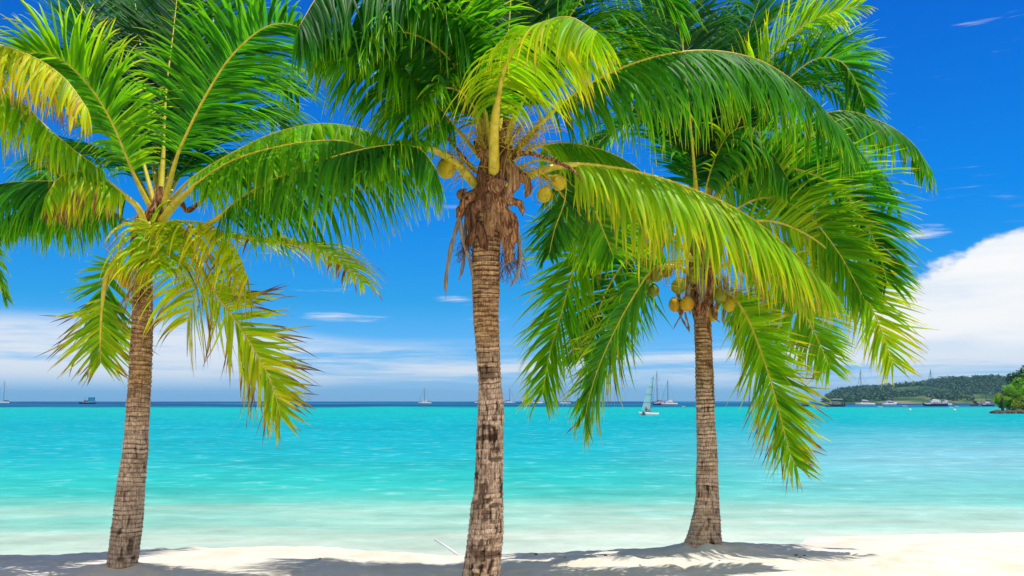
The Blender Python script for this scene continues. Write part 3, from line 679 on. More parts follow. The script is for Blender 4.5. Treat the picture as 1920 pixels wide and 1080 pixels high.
fc([(905, 300), (850, 235), (770, 140), (700, 82), (640, 60), (600, 75)], YC + 0.2, YC - 0.9, hang=1, L=0.8, droop=1.0, yel=0.25, pet=0.2)
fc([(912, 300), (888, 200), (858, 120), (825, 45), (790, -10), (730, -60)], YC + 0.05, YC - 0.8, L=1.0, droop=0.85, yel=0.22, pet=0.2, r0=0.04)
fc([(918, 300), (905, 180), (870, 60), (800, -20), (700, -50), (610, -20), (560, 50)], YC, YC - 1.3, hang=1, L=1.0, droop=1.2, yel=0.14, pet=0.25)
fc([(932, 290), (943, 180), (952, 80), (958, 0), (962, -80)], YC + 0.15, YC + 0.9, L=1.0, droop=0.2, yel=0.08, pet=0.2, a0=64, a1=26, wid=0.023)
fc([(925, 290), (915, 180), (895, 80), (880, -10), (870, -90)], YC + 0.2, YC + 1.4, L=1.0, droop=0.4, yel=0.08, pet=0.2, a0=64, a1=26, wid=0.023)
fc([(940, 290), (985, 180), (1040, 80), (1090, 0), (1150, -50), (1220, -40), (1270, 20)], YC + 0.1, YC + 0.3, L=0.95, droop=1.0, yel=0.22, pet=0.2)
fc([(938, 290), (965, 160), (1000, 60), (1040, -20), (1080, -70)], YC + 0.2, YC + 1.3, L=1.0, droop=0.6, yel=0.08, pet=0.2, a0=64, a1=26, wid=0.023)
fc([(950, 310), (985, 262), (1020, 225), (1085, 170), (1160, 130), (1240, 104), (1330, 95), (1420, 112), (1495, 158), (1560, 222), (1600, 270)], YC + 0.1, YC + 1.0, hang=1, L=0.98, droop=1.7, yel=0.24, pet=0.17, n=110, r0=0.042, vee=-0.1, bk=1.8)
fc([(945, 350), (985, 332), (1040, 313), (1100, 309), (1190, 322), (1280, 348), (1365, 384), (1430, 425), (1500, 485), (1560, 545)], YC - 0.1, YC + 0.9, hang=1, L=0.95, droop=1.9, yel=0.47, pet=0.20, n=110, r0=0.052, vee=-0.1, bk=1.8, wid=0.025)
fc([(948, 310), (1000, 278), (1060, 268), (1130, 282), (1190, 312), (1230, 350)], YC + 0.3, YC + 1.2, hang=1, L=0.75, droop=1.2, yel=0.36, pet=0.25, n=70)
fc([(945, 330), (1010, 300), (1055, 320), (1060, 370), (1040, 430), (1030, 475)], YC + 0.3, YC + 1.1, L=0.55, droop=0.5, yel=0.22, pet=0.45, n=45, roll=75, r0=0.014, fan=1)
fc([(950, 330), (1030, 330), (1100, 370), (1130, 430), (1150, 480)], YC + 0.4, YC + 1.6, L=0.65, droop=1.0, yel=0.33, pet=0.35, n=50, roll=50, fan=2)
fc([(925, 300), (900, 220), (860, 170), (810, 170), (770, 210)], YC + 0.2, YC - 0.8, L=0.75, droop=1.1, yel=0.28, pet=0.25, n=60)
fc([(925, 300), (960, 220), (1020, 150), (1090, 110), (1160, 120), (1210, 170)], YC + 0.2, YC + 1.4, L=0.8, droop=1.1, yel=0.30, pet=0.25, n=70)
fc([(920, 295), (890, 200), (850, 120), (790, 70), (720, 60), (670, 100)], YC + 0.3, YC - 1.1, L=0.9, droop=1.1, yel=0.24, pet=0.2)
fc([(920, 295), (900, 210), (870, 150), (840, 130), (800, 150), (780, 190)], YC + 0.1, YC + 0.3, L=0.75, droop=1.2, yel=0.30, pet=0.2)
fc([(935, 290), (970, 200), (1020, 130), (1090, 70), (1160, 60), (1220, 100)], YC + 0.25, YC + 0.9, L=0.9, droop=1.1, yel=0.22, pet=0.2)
core(CP, [(914, 420), (914, 380), (918, 340), (922, 300), (926, 250), (928, 215)], YC, [0.12, 0.125, 0.13, 0.11, 0.07, 0.03], M_SHEATH, 9)
# shaggy sheaths wrapping the crown base, then long dry strips
SH = [([(925, 330), (900, 350), (872, 380), (855, 408)], 0.13, 0.07, -0.18), ([(905, 320), (900, 350), (898, 365), (900, 395)], 0.10, 0.08, -0.20),
      ([(935, 335), (925, 370), (935, 410), (962, 455)], 0.15, 0.12, -0.19), ([(915, 345), (930, 380), (955, 420), (950, 480)], 0.14, 0.10, -0.2),
      ([(890, 372), (880, 400), (885, 430), (875, 470)], 0.10, 0.08, -0.17), ([(945, 300), (960, 330), (945, 365), (920, 390)], 0.13, 0.11, -0.15),
      ([(905, 295), (900, 260), (905, 300), (895, 340)], 0.10, 0.08, -0.14), ([(955, 270), (948, 300), (938, 330), (930, 345)], 0.12, 0.09, -0.14),
      ([(960, 320), (985, 335), (990, 355), (985, 372)], 0.09, 0.05, -0.12), ([(930, 355), (955, 372), (975, 380), (980, 405)], 0.11, 0.05, -0.14),
      ([(900, 385), (885, 405), (900, 440), (915, 470)], 0.12, 0.09, -0.18), ([(875, 360), (862, 362), (868, 375), (880, 385)], 0.08, 0.05, -0.12),
      ([(925, 390), (945, 430), (955, 470), (945, 500)], 0.13, 0.06, -0.17), ([(920, 360), (905, 372), (890, 388), (880, 392)], 0.12, 0.08, -0.22),
      ([(940, 375), (925, 395), (915, 420), (925, 445)], 0.12, 0.08, -0.2)]
for i, (pp, w0_, w1_, dy) in enumerate(SH): strip(CP, 'leaf_sheath', pp, YC + dy, YC + dy - 0.03, w0_ * 0.95, w1_ * 1.0, (M_SHEATH, M_SHEATHD, M_SHEATHL)[i % 3], 0.75, 40 + i, ragged=0.22)
DS = [([(868, 395), (855, 430), (842, 480), (836, 520), (836, 560)], 0.045, 0.03, -0.1), ([(872, 410), (872, 450), (868, 500), (858, 530)], 0.035, 0.03, 0.0),
      ([(962, 400), (972, 440), (975, 490), (965, 525), (950, 545)], 0.05, 0.03, -0.05), ([(968, 420), (974, 460), (970, 500)], 0.035, 0.025, 0.02),
      ([(870, 430), (878, 480), (888, 530)], 0.035, 0.02, -0.08), ([(858, 400), (866, 440), (880, 490)], 0.05, 0.03, -0.12)]
for i, (pp, w0_, w1_, dy) in enumerate(DS): strip(CP, 'dry_strip', pp, YC + dy, YC + dy - 0.05, w0_, w1_, M_GREYDRY, 0.6, 70 + i)
strip(CP, 'spathe', [(895, 325), (870, 300), (840, 262), (815, 240), (788, 228)], YC - 0.1, YC - 0.3, 0.05, 0.03, M_SHEATH, 0.8, 81, facing=(0, -0.6, -0.8))
strip(CP, 'spathe', [(955, 300), (985, 290), (1030, 300), (1070, 318), (1095, 345)], YC - 0.1, YC - 0.2, 0.045, 0.025, M_SHEATH, 0.8, 82, facing=(0, -0.6, -0.8))
strip(CP, 'spathe', [(940, 300), (945, 255), (952, 205), (950, 190)], YC - 0.05, YC - 0.1, 0.07, 0.03, M_SHEATH, 0.8, 83)
net(CP, 940, 460, 972, 535, YC - 0.05, 70, 1); net(CP, 862, 440, 888, 500, YC - 0.05, 45, 2)
coconut(CP, 837, 316, YC - 0.15, 18, seed=4); coconut(CP, 1020, 365, YC - 0.2, 14, seed=5, tilt=0.3); coconut(CP, 1047, 343, YC - 0.1, 14, seed=6, tilt=-0.3)
spikelets(CP, 905, 330, 835, 285, YC - 0.1, YC - 0.2, 40, 0.36, 11); spikelets(CP, 950, 300, 1010, 240, YC, YC - 0.2, 46, 0.4, 12)
spikelets(CP, 955, 310, 1030, 335, YC - 0.1, YC - 0.2, 36, 0.34, 13); spikelets(CP, 915, 300, 890, 230, YC - 0.1, YC - 0.3, 34, 0.34, 14)
spikelets(CP, 945, 290, 980, 230, YC - 0.1, YC - 0.3, 40, 0.4, 15)

# ---- right palm
RP = palm('coconut palm with a flared foot and a drooping crown, right of the thick trunk')
YR = 11.7
trunk(RP, [(1278, 1358, 1026), (1282, 1354, 1018), (1290, 1351, 1002), (1295, 1350, 985), (1301, 1349, 960), (1305, 1348, 935), (1308, 1345, 855), (1306, 1339, 766), (1304, 1336, 677), (1301, 1333, 588), (1300, 1334, 540), (1298, 1334, 480)], YR, ring0=0.045, seed=33, high_from=0.5, buried=0.3, rough_low=0.6)
fr_ = lambda *a, **k: frond(RP, *a, **k)
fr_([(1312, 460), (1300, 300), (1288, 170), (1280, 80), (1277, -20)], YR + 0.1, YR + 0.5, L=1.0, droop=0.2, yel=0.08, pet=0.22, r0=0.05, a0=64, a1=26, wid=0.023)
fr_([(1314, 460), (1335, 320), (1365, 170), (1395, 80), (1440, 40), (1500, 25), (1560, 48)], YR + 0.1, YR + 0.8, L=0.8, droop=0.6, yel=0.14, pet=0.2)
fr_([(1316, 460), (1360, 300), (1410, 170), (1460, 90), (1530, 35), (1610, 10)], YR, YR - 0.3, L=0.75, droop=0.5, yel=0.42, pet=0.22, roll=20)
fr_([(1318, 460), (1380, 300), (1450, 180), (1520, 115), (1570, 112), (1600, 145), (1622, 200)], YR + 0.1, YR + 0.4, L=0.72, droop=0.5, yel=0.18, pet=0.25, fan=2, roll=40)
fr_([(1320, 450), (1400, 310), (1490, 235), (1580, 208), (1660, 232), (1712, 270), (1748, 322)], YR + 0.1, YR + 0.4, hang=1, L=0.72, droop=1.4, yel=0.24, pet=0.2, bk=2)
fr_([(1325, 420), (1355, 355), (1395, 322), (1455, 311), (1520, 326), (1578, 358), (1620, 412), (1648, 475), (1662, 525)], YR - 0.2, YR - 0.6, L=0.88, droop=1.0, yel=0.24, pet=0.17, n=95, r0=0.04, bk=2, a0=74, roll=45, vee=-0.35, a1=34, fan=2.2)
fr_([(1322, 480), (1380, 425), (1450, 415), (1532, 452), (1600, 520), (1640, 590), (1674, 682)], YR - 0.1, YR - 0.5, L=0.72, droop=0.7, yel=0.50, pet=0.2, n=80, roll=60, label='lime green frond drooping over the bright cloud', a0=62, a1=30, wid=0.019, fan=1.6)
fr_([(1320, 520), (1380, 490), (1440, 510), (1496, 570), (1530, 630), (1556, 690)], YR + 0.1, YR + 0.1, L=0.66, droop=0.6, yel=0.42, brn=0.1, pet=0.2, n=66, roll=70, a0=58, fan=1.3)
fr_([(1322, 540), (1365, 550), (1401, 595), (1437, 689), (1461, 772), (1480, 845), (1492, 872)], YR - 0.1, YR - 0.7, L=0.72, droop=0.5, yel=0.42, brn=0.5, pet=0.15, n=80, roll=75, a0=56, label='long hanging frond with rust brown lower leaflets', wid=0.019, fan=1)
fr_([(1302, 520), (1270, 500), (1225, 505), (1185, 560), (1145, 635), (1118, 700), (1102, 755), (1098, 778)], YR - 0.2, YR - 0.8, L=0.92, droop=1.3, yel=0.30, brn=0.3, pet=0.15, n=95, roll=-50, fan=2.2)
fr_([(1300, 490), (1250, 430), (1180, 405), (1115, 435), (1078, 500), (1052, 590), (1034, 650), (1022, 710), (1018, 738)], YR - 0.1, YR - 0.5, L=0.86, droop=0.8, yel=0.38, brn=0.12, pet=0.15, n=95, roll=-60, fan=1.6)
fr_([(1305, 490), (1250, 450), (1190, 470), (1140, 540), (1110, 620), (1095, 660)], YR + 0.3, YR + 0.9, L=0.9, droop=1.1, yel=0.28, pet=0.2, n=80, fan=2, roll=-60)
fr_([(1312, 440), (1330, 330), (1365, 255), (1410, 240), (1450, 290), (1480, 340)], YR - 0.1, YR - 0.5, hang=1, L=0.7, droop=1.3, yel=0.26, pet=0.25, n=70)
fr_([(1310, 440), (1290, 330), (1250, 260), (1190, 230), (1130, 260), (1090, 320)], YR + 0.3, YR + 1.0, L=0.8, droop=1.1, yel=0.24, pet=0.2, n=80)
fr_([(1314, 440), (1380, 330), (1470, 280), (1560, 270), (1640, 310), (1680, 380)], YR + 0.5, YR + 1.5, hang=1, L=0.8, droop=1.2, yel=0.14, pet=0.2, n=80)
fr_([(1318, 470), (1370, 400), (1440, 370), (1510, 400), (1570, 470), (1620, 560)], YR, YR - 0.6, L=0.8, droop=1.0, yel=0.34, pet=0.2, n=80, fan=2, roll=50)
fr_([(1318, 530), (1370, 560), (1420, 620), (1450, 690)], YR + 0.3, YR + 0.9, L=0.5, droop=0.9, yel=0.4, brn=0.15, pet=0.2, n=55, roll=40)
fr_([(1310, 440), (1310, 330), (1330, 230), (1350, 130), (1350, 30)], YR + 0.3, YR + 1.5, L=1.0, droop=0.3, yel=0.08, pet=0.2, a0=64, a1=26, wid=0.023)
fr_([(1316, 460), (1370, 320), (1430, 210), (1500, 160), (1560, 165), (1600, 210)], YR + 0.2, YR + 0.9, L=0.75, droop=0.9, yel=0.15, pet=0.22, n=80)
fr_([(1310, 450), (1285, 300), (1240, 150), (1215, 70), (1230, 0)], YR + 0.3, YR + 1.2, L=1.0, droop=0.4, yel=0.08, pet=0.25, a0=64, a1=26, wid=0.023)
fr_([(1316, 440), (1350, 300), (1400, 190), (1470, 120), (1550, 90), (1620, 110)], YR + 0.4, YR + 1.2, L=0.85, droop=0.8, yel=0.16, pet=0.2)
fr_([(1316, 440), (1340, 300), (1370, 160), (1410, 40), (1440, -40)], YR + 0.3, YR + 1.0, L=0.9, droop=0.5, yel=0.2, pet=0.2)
core(RP, [(1317, 600), (1316, 560), (1314, 520), (1312, 470), (1311, 430)], YR, [0.10, 0.15, 0.17, 0.15, 0.05], M_SHEATH, 13)
for i, (pp, w0_, w1_, dy) in enumerate([([(1295, 500), (1290, 530), (1292, 560), (1294, 590)], 0.08, 0.05, -0.2), ([(1320, 490), (1335, 520), (1330, 570), (1330, 620), (1335, 640)], 0.06, 0.04, -0.22),
        ([(1310, 500), (1318, 540), (1312, 570)], 0.10, 0.07, -0.2), ([(1345, 520), (1352, 550), (1340, 590), (1350, 605)], 0.08, 0.04, -0.15),
        ([(1360, 520), (1362, 560), (1356, 600), (1360, 612)], 0.05, 0.02, -0.15), ([(1270, 540), (1278, 575), (1275, 590)], 0.05, 0.03, -0.15),
        ([(1268, 560), (1275, 590), (1294, 625)], 0.035, 0.012, -0.1), ([(1285, 585), (1290, 605), (1293, 622)], 0.035, 0.012, -0.2),
        ([(1282, 580), (1272, 600), (1262, 618)], 0.03, 0.012, -0.15)]):
    strip(RP, 'dry_sheath', pp, YR + dy, YR + dy - 0.03, w0_, w1_, M_GREYDRY if i % 2 == 0 else M_SHEATH, 0.7, 90 + i, ragged=0.35)
for i, (x, y, r_, m_, ti, dy) in enumerate([(1272, 536, 14, M_NUTG, 0.35, -0.35), (1288, 570, 13, M_NUTO, 0.0, -0.25), (1266, 572, 12, M_NUTO, -0.2, -0.1), (1231, 516, 12, M_NUTG, 0.2, -0.3),
        (1210, 520, 12, M_NUTG, -0.2, -0.2), (1225, 545, 11, M_NUTG, 0.1, -0.1), (1248, 508, 12, M_NUTG, 0.4, -0.1), (1350, 556, 12, M_NUTG, -0.3, -0.25), (1368, 572, 12, M_NUT, 0.2, -0.2), (1382, 560, 11, M_NUT, -0.1, -0.1), (1335, 590, 12, M_NUT, 0.0, -0.05), (1300, 520, 12, M_NUTG, 0.1, -0.3)]):
    coconut(RP, x, y, YR + dy, r_, m_, ti, 20 + i)
spikelets(RP, 1300, 490, 1215, 500, YR - 0.2, YR - 0.3, 40, 0.34, 31); spikelets(RP, 1330, 500, 1375, 545, YR - 0.2, YR - 0.3, 30, 0.3, 32); spikelets(RP, 1300, 500, 1275, 545, YR - 0.2, YR - 0.35, 26, 0.3, 33)

# ---- palm mostly outside the frame at the left: only its frond tips reach in
OP = palm('palm beyond the left edge, only its yellow frond tips reaching into view')
YO = 9.6
trunk(OP, [(-330, -280, 1090), (-328, -284, 900), (-322, -282, 700), (-316, -278, 500), (-312, -274, 350)], YO, seed=44, buried=0.4)
fo = lambda *a, **k: frond(OP, *a, **k)
fo([(-290, 330), (-230, 190), (-130, 95), (-20, 82), (60, 106), (120, 146), (165, 205)], YO - 0.1, YO - 0.6, hang=1, L=0.72, droop=1.5, yel=0.62, pet=0.2, n=80, r0=0.04, label='sunlit yellow frond entering from the left edge')
fo([(-290, 340), (-200, 210), (-90, 160), (20, 178), (90, 240), (150, 290), (190, 318)], YO, YO + 0.1, hang=1, L=0.66, droop=1.3, yel=0.44, pet=0.2, n=80)
fo([(-285, 360), (-220, 330), (-130, 350), (-60, 410), (-20, 480), (5, 550)], YO, YO + 0.2, L=0.5, droop=0.6, yel=0.3, pet=0.2, n=60, roll=30)
fo([(-295, 330), (-330, 200), (-400, 100), (-500, 90)], YO, YO + 0.4, L=0.8, droop=0.9, yel=0.2, pet=0.2, n=60)
fo([(-292, 330), (-290, 180), (-270, 40), (-250, -80)], YO, YO + 0.8, L=0.8, droop=0.3, yel=0.15, pet=0.2, n=60)
fo([(-295, 340), (-380, 290), (-470, 310), (-540, 400)], YO, YO - 0.5, L=0.8, droop=1.2, yel=0.25, pet=0.2, n=60)
core(OP, [(-295, 400), (-293, 350), (-290, 300)], YO, [0.13, 0.17, 0.05], M_SHEATH, 15)

for root, (px, py, Y) in ((LP, (230, 1062, YL)), (CP, (902, 1086, YC)), (RP, (1318, 1022, YR)), (OP, (-305, 1085, YO))):
    settle(root, at(px, py, Y))

# ------------------------------------------------------------------ boats
def sea_at(px, py):
    d = at(px, py, 1.0); k = (SEA - CAMH) / (d[2] - CAMH)
    return np.array([(d[0]) * k, k, SEA])

M_WHITE = plain('white_gelcoat', (0.80, 0.80, 0.78), 0.3)
M_NAVY = plain('navy_paint', (0.01, 0.03, 0.12), 0.3)
M_BLUE = plain('blue_canvas', (0.02, 0.42, 0.68), 0.7)
M_DARK = plain('dark_paint', (0.02, 0.03, 0.035), 0.5)
M_GLASS = plain('tinted_window', (0.02, 0.03, 0.04), 0.1)
M_ALU = plain('mast_alloy', (0.14, 0.17, 0.20), 0.45)
M_ROPE = plain('rigging_wire', (0.10, 0.11, 0.12), 0.6)
M_RED = plain('red_trim', (0.5, 0.04, 0.03), 0.5)
M_TEAK = plain('teak', (0.30, 0.17, 0.08), 0.6)
M_SAIL = plain('pale_blue_sail', (0.45, 0.72, 0.76), 0.7)


def hull_mb(L, B, Fb, sheer=0.25, draft=0.35, stern=0.75, n=16):
    """bow towards -x"""
    mb = MB(); V = []; xs = np.linspace(0, 1, n)
    for t in xs:
        b = B / 2 * (math.sin(min(1, t / 0.6) * math.pi / 2) ** 0.8) * (1 - (1 - stern) * max(0, (t - 0.6) / 0.4) ** 1.5); b = max(b, 0.02)
        z = Fb * (1 + sheer * (1 - t) ** 2); x = -L / 2 + t * L; rake = 0.10 * L * (1 - t) ** 3
        V += [(x, -b, z), (x + rake * 0.5, -b * 0.86, Fb * 0.35), (x + rake, -b * 0.6, -draft * 0.4), (x + rake, 0, -draft), (x + rake, b * 0.6, -draft * 0.4), (x + rake * 0.5, b * 0.86, Fb * 0.35), (x, b, z), (x, 0, z + 0.04)]
    fs = []
    for i in range(n - 1):
        for j in range(8):
            k = (j + 1) % 8; fs.append((i * 8 + j, (i + 1) * 8 + j, (i + 1) * 8 + k, i * 8 + k))
    fs.append(tuple(range(8))); fs.append(tuple((n - 1) * 8 + j for j in range(8))[::-1])
    mb.add(V, fs); return mb


def yacht(px, py, w, mx, mtop, label, hullmat=None, flip=False, cover=None, yaw=0.25, group='sailing yachts moored in the bay', big=1.0):
    o3 = sea_at(px, py); s = o3[1] / F
    L = w * s; H = at(mx, mtop, o3[1])[2] - SEA
    t = thing('sailing_yacht', tuple(o3), label, 'sailing boat', group, rz=yaw + (math.pi if flip else 0))
    sg = -1 if flip else 1
    Fb = 0.055 * L + 0.45; B = L * 0.3
    hull_mb(L / math.cos(yaw), B, Fb).build('hull', hullmat or M_WHITE, t, True)
    m = MB(); m.box(-L * .44, L * .46, -B * .37, B * .37, Fb * 0.80, Fb * 1.12, 0.05); m.build('deck', M_WHITE, t)
    m = MB(); m.box(-L * .18, L * .24, -B * .27, B * .27, Fb * 1.12, Fb * 1.12 + 0.55 * big, 0.18); cab = m.build('cabin', M_WHITE, t)
    m = MB(); m.box(-L * .12, L * .19, -B * .27 - .01, B * .27 + .01, Fb * 1.12 + .14, Fb * 1.12 + .34, 0.0); m.build('window', M_GLASS, cab)
    mxl = (mx - px) * s * sg; z0 = Fb * 1.1
    m = MB(); m.tube([(mxl, 0, z0), (mxl, 0, H * .6), (mxl, 0, H)], [0.16, 0.14, 0.09], 8)
    for zz in (0.45, 0.72): m.tube([(mxl, -B * .3, H * zz), (mxl, B * .3, H * zz)], 0.05, 6)
    m.build('mast', M_ALU, t)
    bl = L * 0.36
    m = MB(); m.tube([(mxl, 0, z0 + 1.1), (mxl + bl, 0, z0 + 1.0)], [0.09, 0.08], 8); bo = m.build('boom', M_ALU, t)
    m = MB(); m.tube([(mxl + .2, 0, z0 + 1.35), (mxl + bl * .5, 0, z0 + 1.30), (mxl + bl * .97, 0, z0 + 1.15)], [0.26, 0.22, 0.12], 8); m.build('sail_cover', cover or M_NAVY, bo)
    m = MB()
    m.tube([(-L * .48, 0, Fb * 1.25), (mxl, 0, H * .97)], 0.06, 5); m.tube([(L * .48, 0, Fb), (mxl, 0, H * .99)], 0.025, 5)
    for yy in (-1, 1): m.tube([(mxl + .2, yy * B * .42, Fb), (mxl, yy * B * .3, H * .45), (mxl, yy * B * .3, H * .72), (mxl, 0, H * .96)], 0.025, 5)
    m.build('rigging', M_ROPE, t)
    m = MB(); m.box(L * .22, L * .42, -B * .3, B * .3, Fb + 1.5, Fb + 1.58)
    for xx in (L * .23, L * .41):
        for yy in (-B * .28, B * .28): m.tube([(xx, yy, Fb), (xx, yy, Fb + 1.5)], 0.03, 5)
    m.build('bimini', cover or M_NAVY, t)
    return t


yacht(2, 756.5, 26, 6, 713, 'sailing yacht cut by the left edge of the view', cover=M_NAVY)
yacht(796, 757.2, 24, 795.5, 727, 'lone white sailing yacht on the horizon between the left and thick palms', cover=M_WHITE, big=1.5)
yacht(899, 755.8, 18, 901, 727, 'sailing yacht almost hidden behind the thick palm trunk', flip=True)
yacht(956, 756.2, 22, 955.5, 727.5, 'sailing yacht just right of the thick palm trunk', hullmat=M_WHITE, cover=M_NAVY, flip=True)
yacht(1004, 757.2, 23, 1000.5, 729, 'white sailing yacht, nearer and taller masted of the pair left of the hanging frond', cover=M_NAVY)
yacht(1014, 755.9, 15, 1010.5, 739, 'short masted sailing yacht partly hidden behind the hanging frond', cover=M_WHITE, flip=True)
yacht(1237, 759.2, 30, 1232, 695, 'tall masted yacht with a dark hull and red trim behind the small catamaran sail', hullmat=M_NAVY, cover=M_RED, yaw=0.35)
yacht(1254, 759.6, 32, 1252.5, 712, 'broad white yacht moored just left of the right palm trunk', cover=M_WHITE, big=2.0, yaw=0.3)
yacht(1621, 760.2, 38, 1615.5, 692, 'yacht with a white boom cover moored before the low end of the wooded hill', cover=M_WHITE, yaw=0.15)
yacht(1752, 761.4, 50, 1747.5, 692, 'largest dark hulled yacht, tallest mast in front of the wooded hill', hullmat=M_NAVY, cover=M_WHITE, yaw=0.2, big=2.0)
yacht(1772, 760.2, 26, 1770, 707, 'yacht with a shorter mast close behind the largest dark hulled yacht', hullmat=M_WHITE, cover=M_WHITE, big=1.8)
yacht(1851, 761.4, 26, 1849.5, 712, 'white yacht moored just left of the green headland', hullmat=M_NAVY, cover=M_DARK, big=1.8)
yacht(1876, 760.4, 20, 1876, 717, 'yacht whose mast shows above the little palm of the headland', flip=True)
yacht(1893, 760.2, 20, 1889.5, 719, 'yacht behind the headland bushes with only its mast showing')


def motor_boat(px, py, w, label, hullmat, roofmat, h=2.2, name='motor_boat', cat='motor boat', canopy=True, flip=False, yaw=0.2):
    o3 = sea_at(px, py); s = o3[1] / F; L = w * s; Fb = 0.06 * L + 0.35; B = L * .3
    t = thing(name, tuple(o3), label, cat, 'motor boats moored in the bay', rz=yaw + (math.pi if flip else 0))
    hull_mb(L, B, Fb, 0.5, stern=0.92).build('hull', hullmat, t, True)
    m = MB(); m.box(-L * .22, L * .16, -B * .36, B * .36, Fb * .9, Fb + h * .5, 0.25); cab = m.build('cabin', M_WHITE, t)
    m = MB(); m.box(-L * .17, L * .12, -B * .36 - .02, B * .36 + .02, Fb + h * .18, Fb + h * .36); m.build('window', M_GLASS, cab)
    m = MB(); m.box(-L * .16, L * .44, -B * .42, B * .42, Fb + h, Fb + h + 0.14, 0.05)
    if canopy:
        m.box(L * .08, L * .43, -B * .40, -B * .38, Fb + h * .25, Fb + h); m.box(L * .08, L * .43, B * .38, B * .40, Fb + h * .25, Fb + h)
    m.build('canopy', roofmat, t)
    for xx in (-L * .14, L * .15, L * .42):
        for yy in (-B * .39, B * .39):
            m = MB(); m.tube([(xx, yy, Fb * .9), (xx, yy, Fb + h)], 0.05, 6); m.build('post', M_ALU, t)
    m = MB()
    for yy in (-.35, .35): m.box(L * .47, L * .47 + .5, yy * B - .22, yy * B + .22, -0.2, Fb + .6, 0.06)
    m.build('outboard_motor', M_DARK, t)
    return t


motor_boat(163, 757.4, 30, 'tour boat with a blue canvas side and white wheelhouse, far off at the left', M_NAVY, M_BLUE, 3.6)
motor_boat(1059, 757.4, 22, 'motor boat with a dark sunshade seen through the gap of the two hanging fronds', M_WHITE, M_DARK, 2.6, canopy=False)
motor_boat(1508, 761.5, 11, 'small dark boat half hidden by the frond tip left of the hill', M_DARK, M_DARK, 1.6)
motor_boat(1564, 762.2, 38, 'dark open ferry with a white roof at the left foot of the hill', M_DARK, M_WHITE, 1.9, name='ferry_boat', cat='ferry', canopy=False)
motor_boat(1825, 761.0, 15, 'low dark boat between two yachts left of the headland', M_DARK, M_DARK, 1.4)


def cruiser(px, py, w, label):
    o3 = sea_at(px, py); s = o3[1] / F; L = w * s; Fb = 0.9; B = L * .32
    t = thing('motor_cruiser', tuple(o3), label, 'motor boat', 'motor boats moored in the bay', rz=math.pi + 0.2)
    hull_mb(L, B, Fb, 0.7, stern=0.95).build('hull', M_WHITE, t, True)
    m = MB(); m.box(-L * .30, L * .30, -B * .38, B * .38, Fb * .9, Fb + .95, .35); cab = m.build('cabin', M_WHITE, t)
    m = MB(); m.box(-L * .22, L * .22, -B * .37, B * .37, Fb + .3, Fb + .7, 0.1); m.build('window', M_GLASS, cab)
    m = MB(); m.box(-L * .10, L * .26, -B * .3, B * .3, Fb + .95, Fb + 1.45, .2); m.build('flybridge', M_WHITE, t)
    m = MB(); m.box(-L * .12, L * .24, -B * .32, B * .32, Fb + 2.2, Fb + 2.4, .15); m.build('canopy', M_NAVY, t)
    m = MB()
    for xx in (-L * .1, L * .22):
        for yy in (-B * .28, B * .28): m.tube([(xx, yy, Fb + 1.4), (xx, yy, Fb + 2.2)], 0.04, 6)
    m.build('canopy_frame', M_ALU, t)
    m = MB(); m.tube(spline([(-L * .48, 0, Fb * 1.6 + .5), (-L * .3, B * .3, Fb * 1.4 + .5), (0, B * .47, Fb + .6)], 10)[0], 0.03, 5); m.tube(spline([(-L * .48, 0, Fb * 1.6 + .5), (-L * .3, -B * .3, Fb * 1.4 + .5), (0, -B * .47, Fb + .6)], 10)[0], 0.03, 5); m.build('rail', M_ALU, t)
    return t
cruiser(1669, 760.0, 29, 'white motor cruiser with a navy canopy in front of the hill')


def dinghy(px, py, w, label):
    o3 = sea_at(px, py); s = o3[1] / F; L = w * s; B = L * .4
    t = thing('dinghy', tuple(o3), label, 'dinghy', 'small dinghies on the water', rz=0.3)
    r = L * .055
    m = MB(); m.tube(spline([(L * .5, -B / 2, r * .8), (0, -B / 2, r * .8), (-L * .38, -B * .32, r * 1.2), (-L * .48, 0, r * 1.6), (-L * .38, B * .32, r * 1.2), (0, B / 2, r * .8), (L * .5, B / 2, r * .8)], 24)[0], r, 8); m.build('hull', M_WHITE, t, True)
    m = MB(); m.box(-L * .3, L * .45, -B * .45, B * .45, 0, r * .5); m.build('floor_board', M_WHITE, t)
    m = MB(); m.box(0, L * .08, -B * .45, B * .45, r * 1.0, r * 1.2); m.build('seat', M_TEAK, t)
    m = MB(); m.box(L * .47, L * .55, -.15, .15, -.1, r * 3.2, .03); m.build('outboard_motor', M_DARK, t)
dinghy(1281, 762.3, 7, 'small white dinghy just left of the right palm trunk')
dinghy(1650, 763.4, 9, 'small dinghy ahead of the white motor cruiser')
dinghy(1696, 761.8, 9, 'dinghy trailing right of the white motor cruiser')
dinghy(1783, 764.0, 8, 'dinghy close to the stern of the largest yacht')
dinghy(1793, 762.6, 8, 'farther dinghy right of the largest yacht')

for px, py, lab in ((1706.5, 770.0, 'white mooring buoy below the white motor cruiser'), (1790, 770.5, 'white mooring buoy below the largest yacht')):
    o3 = sea_at(px, py); t = thing('mooring_buoy', tuple(o3), lab, 'buoy', 'mooring buoys')
    m = MB(); m.tube([(0, 0, -.15), (0, 0, 0.0), (0, 0, .2), (0, 0, .38), (0, 0, .45)], [0.16, .26, .28, .18, .06], 12); m.build('float', M_WHITE, t, True)
    m = MB(); m.tube([(0, 0, .4), (0, 0, .75)], 0.03, 6); m.build('rod', M_ALU, t)


